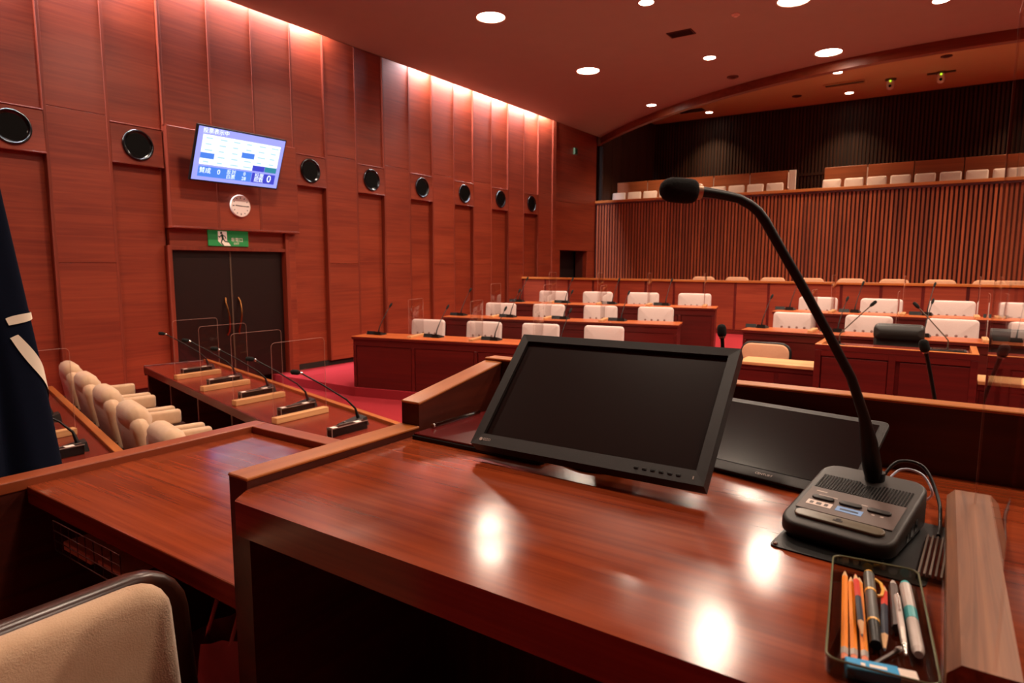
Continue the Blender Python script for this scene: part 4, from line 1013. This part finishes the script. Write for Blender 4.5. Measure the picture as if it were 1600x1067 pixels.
# second display
M2 = basis((-0.267, 1.386, 1.5365), (0.979, -0.204, 0), (0.177, 0.849, 0.4956))
tb = thing('small_display', 'smaller dark display lying tilted behind the large monitor', 'display', M2)
w, h = 0.18, 0.112
obj('casing', G().slab(2 * w, 2 * h, 0.010, 0.012, 0.002, M=T(0, 0, -0.0055) @ RX(-90)), 'monitor_bezel', tb, smooth=40)
obj('screen', G().box(-w + 0.016, w - 0.016, -h + 0.026, h - 0.014, -0.0008, 0.0004), 'screen_gloss', tb)
obj('logo_text', text_mesh('CENTURY', 0.0078), 'ink_pale', tb, T(0.012, -h + 0.012, 0.0008))
i2 = M2.inverted()
obj('prop_foot', G().box(-0.03, 0.03, -h + 0.002, -h + 0.02, -0.0125, -0.0105), 'black', tb)
obj('rear_prop', G().tube([i2 @ Vector((-0.25, 1.46, 1.555)), i2 @ Vector((-0.24, 1.52, ZD + 0.006))], 0.006, 8), 'black', tb)
obj('base_bar', G().box(-w + 0.02, w - 0.02, -h + 0.004, -h + 0.014, -0.0120, -0.0105), 'black', tb)
# conference unit
MU = T(-0.097, 1.139, ZD + 0.003) @ RZ(-11)
mu = thing('conference_unit', 'black chairman microphone unit with long bent gooseneck', 'microphone', MU)
g = G().slab(0.164, 0.216, 0.022, 0.030, 0.006, M=T(0, 0, 0.016) @ RX(-90))
g.v = [(x, y, z + (0.044 * (y / 0.216 + 0.5) if z > 0.016 else 0.0)) for x, y, z in g.v]
body = obj('body', g, 'unit_body', mu, smooth=50)
obj('foot', G().rbox(-0.070, 0.070, -0.10, 0.10, 0.0, 0.006, 0.002, 1), 'black', mu)
S = T(0, 0, 0.0495 + 0.0003) @ RX(math.degrees(math.atan2(0.044, 0.216))) @ Matrix.Diagonal((1.12, 1.02, 1, 1))
plate = obj('control_plate', G().rbox(-0.063, 0.063, -0.062, 0.012, 0.0, 0.0012, 0.0006, 1, S), 'unit_plate', mu)
obj('talk_bar', G().slab(0.116, 0.021, 0.006, 0.0104, 0.002, M=S @ T(0, -0.077, 0.001) @ RX(-90)), 'unit_bar', mu, smooth=50)
obj('bar_mark', G().box(-0.006, 0.006, -0.0805, -0.0765, 0.004, 0.0046, S).box(-0.003, 0.003, -0.0755, -0.0725, 0.004, 0.0046, S), 'ink', mu)
for k in range(3): obj('button', G().slab(0.030, 0.011, 0.005, 0.005, 0.0015, M=S @ T(-0.037 + 0.037 * k, -0.022, 0.002) @ RX(-90)), 'unit_body', plate, smooth=50)
obj('white_sticker', G().box(-0.054, -0.020, -0.0465, -0.032, 0.0012, 0.0016, S), 'sticker_white', plate)
obj('sticker_print', G().box(-0.050, -0.045, -0.043, -0.036, 0.0016, 0.0018, S).box(-0.041, -0.034, -0.043, -0.036, 0.0016, 0.0018, S).box(-0.030, -0.025, -0.043, -0.036, 0.0016, 0.0018, S), 'p_brown', plate)
obj('blue_sticker', G().box(-0.014, 0.020, -0.0465, -0.032, 0.0012, 0.0016, S), 'sticker_blue', plate)
obj('sticker_print', G().box(-0.009, 0.015, -0.0415, -0.0375, 0.0016, 0.0018, S), 'p_navy', plate)
for x0, x1, y0, y1 in ((-0.053, -0.038, -0.002, 0.001), (-0.046, -0.020, -0.0135, -0.011), (0.012, 0.020, -0.0135, -0.0115), (0.030, 0.034, -0.035, -0.032), (0.041, 0.045, -0.035, -0.032)):
    obj('plate_print', G().box(x0, x1, y0, y1, 0.0012, 0.0015, S), 'ink_pale', plate)
g = G()
for a in range(30):
    for b in range(11):
        x, y = -0.060 + a * 0.00413, 0.017 + b * 0.0044
        if math.hypot(x - 0.006, y - 0.079) > 0.024: g.box(x - 0.0012, x + 0.0012, y - 0.0012, y + 0.0012, -0.0004, 0.0007, S)
gr = obj('speaker_grille', g, 'black', mu); gr['kind'] = 'stuff'
ui = MU.inverted()
nk = [(-0.077, 1.22, 1.532), (-0.082, 1.21, 1.565), (-0.088, 1.198, 1.607), (-0.097, 1.187, 1.652), (-0.117, 1.164, 1.718), (-0.152, 1.125, 1.795), (-0.189, 1.084, 1.874), (-0.214, 1.058, 1.924), (-0.235, 1.036, 1.967),
      (-0.244, 1.027, 1.981), (-0.253, 1.018, 1.990), (-0.267, 1.005, 1.999), (-0.282, 0.991, 2.003), (-0.300, 0.975, 2.0065), (-0.314, 0.962, 2.008)]
rd = [0.0130, 0.0150, 0.0130, 0.0085, 0.0075, 0.0072, 0.0072, 0.0072, 0.0075, 0.0072, 0.0072, 0.0072, 0.0072, 0.0075, 0.0085]
neck = obj('gooseneck', G().tube([ui @ Vector(p) for p in nk], rd, 14), 'black', mu, smooth=60)
e = ui @ Vector(nk[-1]); d = (ui @ Vector((-0.357, 0.927, 2.011)) - e).normalized()
obj('collar_ring', G().tube([e - d * 0.003, e + d * 0.005], 0.0115, 16), 'copper', neck, smooth=40)
obj('windscreen', G().tube([e + d * s for s in (0.003, 0.005, 0.009, 0.016, 0.03, 0.044, 0.053, 0.058, 0.060)], [0.010, 0.0145, 0.0172, 0.0185, 0.0188, 0.0180, 0.0145, 0.009, 0.003], 18), 'black_matte', neck, smooth=60)
p0 = ui @ Vector(nk[0])
obj('socket_ring', G().tube([(p0.x, p0.y, p0.z - 0.004), (p0.x, p0.y, p0.z + 0.003)], 0.0172, 20), 'copper', mu, smooth=40)
obj('socket', G().tube([(p0.x, p0.y, p0.z - 0.01), (p0.x, p0.y, p0.z + 0.02)], 0.0155, 18), 'black', mu, smooth=40)
obj('side_ports', G().box(0.0812, 0.0827, -0.03, -0.018, 0.012, 0.024).box(0.0812, 0.0827, -0.008, 0.006, 0.014, 0.030).box(0.0812, 0.0827, 0.016, 0.03, 0.016, 0.034), 'black_gloss', mu)
# cables behind the unit
def cable(pts, r, m, label):
    n = 8; P = [Vector(p) for p in pts]; out = []
    for i in range(len(P) - 1):
        a, b, c, d = P[max(i - 1, 0)], P[i], P[i + 1], P[min(i + 2, len(P) - 1)]
        for k in range(n):
            u = k / n
            out.append(0.5 * ((2 * b) + (c - a) * u + (2 * a - 5 * b + 4 * c - d) * u * u + (3 * b - a - 3 * c + d) * u ** 3))
    out.append(P[-1])
    return tag(obj('cable', G().tube(out, r, 7), m, smooth=60), label, 'cable')
cable([(-0.075, 1.30, ZD + 0.04), (-0.05, 1.33, ZD + 0.075), (-0.01, 1.34, ZD + 0.07), (0.015, 1.30, ZD + 0.03), (0.02, 1.24, ZD + 0.008), (0.018, 1.18, ZD + 0.006)], 0.003, 'black', 'black cable curling behind the microphone unit')
cable([(-0.07, 1.31, ZD + 0.03), (-0.045, 1.335, ZD + 0.06), (-0.012, 1.345, ZD + 0.055), (0.006, 1.33, ZD + 0.03), (0.0, 1.36, ZD + 0.005)], 0.0022, 'cable_white', 'thin pale cable curling behind the microphone unit')
mat_ = thing('desk_mat', 'thin black mat under the microphone unit', 'mat', T(-0.083, 1.12, ZD + 0.0005) @ RZ(-6))
obj('sheet', G().slab(0.205, 0.255, 0.002, 0.01, 0.0005, M=T(0, 0, 0.001) @ RX(-90)), 'black', mat_)
obj('corner_stud', G().ball(0.004, 0.004, 0.003, (-0.095, -0.12, 0.003), 10, 6), 'chrome', mat_)
# clear ribbed strip
cs = thing('ribbed_strip', 'clear ribbed plastic strip beside the microphone unit', 'plastic strip', T(0.012, 1.085, ZD + 0.003) @ RZ(-3))
obj('strip_base', G().rbox(-0.014, 0.016, -0.085, 0.075, 0, 0.006, 0.001, 1), 'tray', cs)
rb_ = G().box(-0.0012, 0.0012, -0.083, 0.073, 0.006, 0.010).mesh('rib'); rb_.materials.append(MT['grey_metal'])
for k in range(5): obj('rib', rb_, None, cs, T(-0.011 + 0.0065 * k, 0, 0))
# walnut foot with tall acrylic pane
ap = thing('desk_screen', 'tall acrylic pane in a walnut foot at the right end of the desktop', 'acrylic screen', T(0.056, 1.005, ZD))
obj('foot', G().prism([(-0.029, 0.0), (0.029, 0.0), (0.029, 0.05), (-0.018, 0.05), (-0.029, 0.038)], -0.29, 0.295, Matrix(((1, 0, 0, 0), (0, 0, 1, 0), (0, 1, 0, 0), (0, 0, 0, 1)))), 'walnut', ap)
pn = obj('pane', G().box(0.0065, 0.0095, -0.285, 0.235, 0.03, 0.80), 'acrylic', ap)
obj('pane_edge', G().box(0.0064, 0.0096, 0.2345, 0.2356, 0.03, 0.80).box(0.0064, 0.0096, -0.285, 0.235, 0.799, 0.8005), 'acrylic_edge', pn)
# dark plate and rod under the monitor's left
dp = thing('document_plate', 'thin dark red plate lying under the left of the monitor', 'plate', T(-0.86, 1.33, ZD))
obj('plate', G().rbox(-0.205, 0.16, -0.185, 0.19, 0.010, 0.015, 0.001, 1), 'red_plate', dp)
obj('edge_frame', G().rbox(-0.208, 0.163, -0.188, 0.193, 0.0, 0.010, 0.001, 1), 'black', dp)
rod = thing('rod', 'slim clear rod lying along the desk side panel', 'rod', T(-1.057, 1.30, ZD + 0.0205))
obj('shaft', G().tube([(0, -0.09, 0), (0.002, 0.10, 0)], 0.0055, 10), 'tray', rod, smooth=40)
obj('end_cap', G().tube([(0, -0.094, 0), (0, -0.088, 0)], 0.0062, 10), 'chrome', rod, smooth=40)

# ------------------------------------------------------------------ pen tray
MP = T(-0.0405, 0.844, ZD + 0.0005) @ RZ(6)
pt = thing('pen_tray', 'smoked clear tray of pencils at the lower right of the desk', 'tray', MP)
tw, tl, th = 0.050, 0.135, 0.022
obj('tray_bottom', G().slab(2 * tw, 2 * tl, 0.003, 0.012, 0.001, M=T(0, 0, 0.0015) @ RX(-90)), 'tray', pt)
def ring(r_out, z): 
    out = []
    for cx, cy_, q0 in ((tw - 0.012, tl - 0.012, 0), (-tw + 0.012, tl - 0.012, 90), (-tw + 0.012, -tl + 0.012, 180), (tw - 0.012, -tl + 0.012, 270)):
        for k in range(6):
            q = R(q0 + 18 * k); out.append((cx + (0.012 + r_out) * math.cos(q), cy_ + (0.012 + r_out) * math.sin(q), z))
    return out
a, b, c, d2 = ring(0, 0.003), ring(0.002, th), ring(-0.002, 0.003), ring(0.0, th); n = len(a)
obj('tray_wall', G().add(a + b + c + d2, [f for k in range(n) for f in ((k, (k + 1) % n, n + (k + 1) % n, n + k), (2 * n + (k + 1) % n, 2 * n + k, 3 * n + k, 3 * n + (k + 1) % n), (n + k, n + (k + 1) % n, 3 * n + (k + 1) % n, 3 * n + k))]), 'tray', pt, smooth=50)
obj('tray_rim', G().tube(ring(0.001, th), 0.0014, 6, closed=True), 'tray_edge', pt, smooth=60)
def pen(name, p0, p1, z, secs, label, cat, n=6, z1=None):
    """secs: (part name, u0, u1, r0, r1, material) along the axis from tip p0 to end p1"""
    a, b = Vector((p0[0], p0[1], ZD + z)), Vector((p1[0], p1[1], ZD + (z1 if z1 is not None else z))); L = (b - a).length
    M = basis(a, (b - a).cross(Vector((0, 0, 1))), b - a)
    t = thing(name, label, cat, M)
    for nm, u0, u1, r0, r1, m in secs: obj(nm, G().tube([(0, u0 * L, 0), (0, u1 * L, 0)], [r0, r1], n), m, t, smooth=(30 if n > 6 else None))
    return t
def pencil(p0, p1, m, label, z=0.008):
    return pen('pencil', p0, p1, z, [('lead', 0, 0.02, 0.0003, 0.0012, 'p_brown'), ('tip', 0.02, 0.10, 0.0012, 0.0040, 'p_wood'), ('shaft', 0.10, 0.90, 0.0040, 0.0040, m), ('ferrule', 0.90, 0.955, 0.0041, 0.0041, 'silver'), ('eraser', 0.955, 1.0, 0.0038, 0.0034, 'p_pink')], label, 'pencil')
pencil((-0.0885, 0.962), (-0.062, 0.733), 'p_orange', 'orange pencil at the left side of the pen tray')
pencil((-0.0795, 0.947), (-0.053, 0.737), 'p_orange', 'orange pencil second from the left in the pen tray')
pencil((-0.0700, 0.952), (-0.043, 0.740), 'p_orange', 'orange pencil third from the left in the pen tray')
pen('two_colour_pencil', (-0.0740, 0.942), (-0.050, 0.780), 0.0155, [('lead', 0, 0.03, 0.0004, 0.0014, 'p_red'), ('tip', 0.03, 0.13, 0.0014, 0.0038, 'p_wood'), ('red_shaft', 0.13, 0.42, 0.0038, 0.0038, 'p_red'), ('blue_shaft', 0.42, 0.80, 0.0038, 0.0038, 'p_navy'), ('tail_tip', 0.80, 0.97, 0.0038, 0.0012, 'p_wood'), ('tail_lead', 0.97, 1.0, 0.0012, 0.0004, 'p_navy')], 'red and blue pencil lying on top of the orange pencils', 'pencil')
hl = pen('highlighter', (-0.0600, 0.966), (-0.0365, 0.780), 0.0105, [('cap_end', 0, 0.03, 0.0055, 0.0065, 'p_yellow'), ('cap', 0.03, 0.30, 0.0068, 0.0068, 'p_grey'), ('yellow_band', 0.30, 0.33, 0.007, 0.007, 'p_yellow'), ('barrel', 0.33, 0.72, 0.0066, 0.0066, 'p_grey'), ('lower_band', 0.72, 0.745, 0.007, 0.007, 'p_yellow'), ('tail', 0.745, 1.0, 0.0066, 0.006, 'black')], 'grey highlighter pen with yellow bands in the tray', 'pen', 12)
obj('clip', G().tube([(-0.007, 0.02, 0.002), (-0.013, 0.03, 0.002), (-0.0145, 0.05, 0.002), (-0.012, 0.065, 0.002), (-0.007, 0.068, 0.002)], 0.002, 6), 'p_yellow', hl, smooth=50)
pen('two_colour_pencil', (-0.0400, 0.945), (-0.0275, 0.777), 0.008, [('lead', 0, 0.04, 0.0004, 0.0016, 'p_red'), ('tip', 0.04, 0.13, 0.0016, 0.0042, 'p_wood'), ('red_shaft', 0.13, 0.36, 0.0042, 0.0042, 'p_red'), ('blue_shaft', 0.36, 0.80, 0.0042, 0.0042, 'p_navy'), ('tail_tip', 0.80, 0.97, 0.0042, 0.0014, 'p_wood'), ('tail_lead', 0.97, 1.0, 0.0014, 0.0004, 'p_navy')], 'red and blue pencil right of the grey highlighter', 'pencil')
pen('crayon_pencil', (-0.0310, 0.962), (-0.019, 0.835), 0.009, [('tip', 0, 0.12, 0.002, 0.0052, 'p_pale'), ('shaft', 0.12, 1.0, 0.0054, 0.0054, 'p_brown')], 'thick brown pencil between the highlighter and the pale marker', 'pencil', 8)
bp = pen('ballpoint_pen', (-0.0235, 0.900), (-0.0075, 0.765), 0.0175, [('barrel', 0, 0.62, 0.0036, 0.0036, 'p_pale'), ('grip', 0.62, 0.85, 0.0036, 0.003, 'silver'), ('nib', 0.85, 1.0, 0.003, 0.001, 'chrome')], 'pale ballpoint pen with metal clip in the tray', 'pen', 10)
obj('clip', G().box(-0.001, 0.001, 0.0, 0.045, 0.0038, 0.0055), 'chrome', bp)
pen('marker', (-0.0170, 0.958), (0.0040, 0.785), 0.011, [('cap_tip', 0, 0.05, 0.0055, 0.0068, 'p_teal'), ('cap', 0.05, 0.42, 0.0070, 0.0070, 'p_pale'), ('teal_band', 0.42, 0.58, 0.0071, 0.0071, 'p_teal'), ('barrel', 0.58, 0.95, 0.0068, 0.0066, 'p_pale'), ('tail', 0.95, 1.0, 0.0066, 0.0045, 'p_pale')], 'pale marker with teal band at the right of the tray', 'marker', 12)
pen('wooden_stick', (-0.035, 0.748), (-0.013, 0.797), 0.006, [('shaft', 0, 0.86, 0.0022, 0.0022, 'p_brown'), ('knob', 0.86, 1.0, 0.0035, 0.0028, 'p_pale')], 'short brown stick lying across the tray', 'stick', 8)
er = thing('eraser', 'blue sleeved white eraser at the near end of the tray', 'eraser', T(-0.028, 0.7245, ZD + 0.0045) @ RZ(13))
obj('rubber', G().rbox(-0.030, 0.034, -0.0095, 0.0095, 0, 0.012, 0.002, 2), 'eraser_white', er)
sl = obj('sleeve', G().rbox(-0.032, 0.017, -0.0102, 0.0102, -0.0005, 0.0126, 0.0008, 1), 'eraser_blue', er)
obj('print', G().box(-0.018, -0.014, -0.003, 0.003, 0.0126, 0.0128).box(-0.010, 0.006, -0.002, 0.003, 0.0126, 0.0128), 'eraser_white', sl)
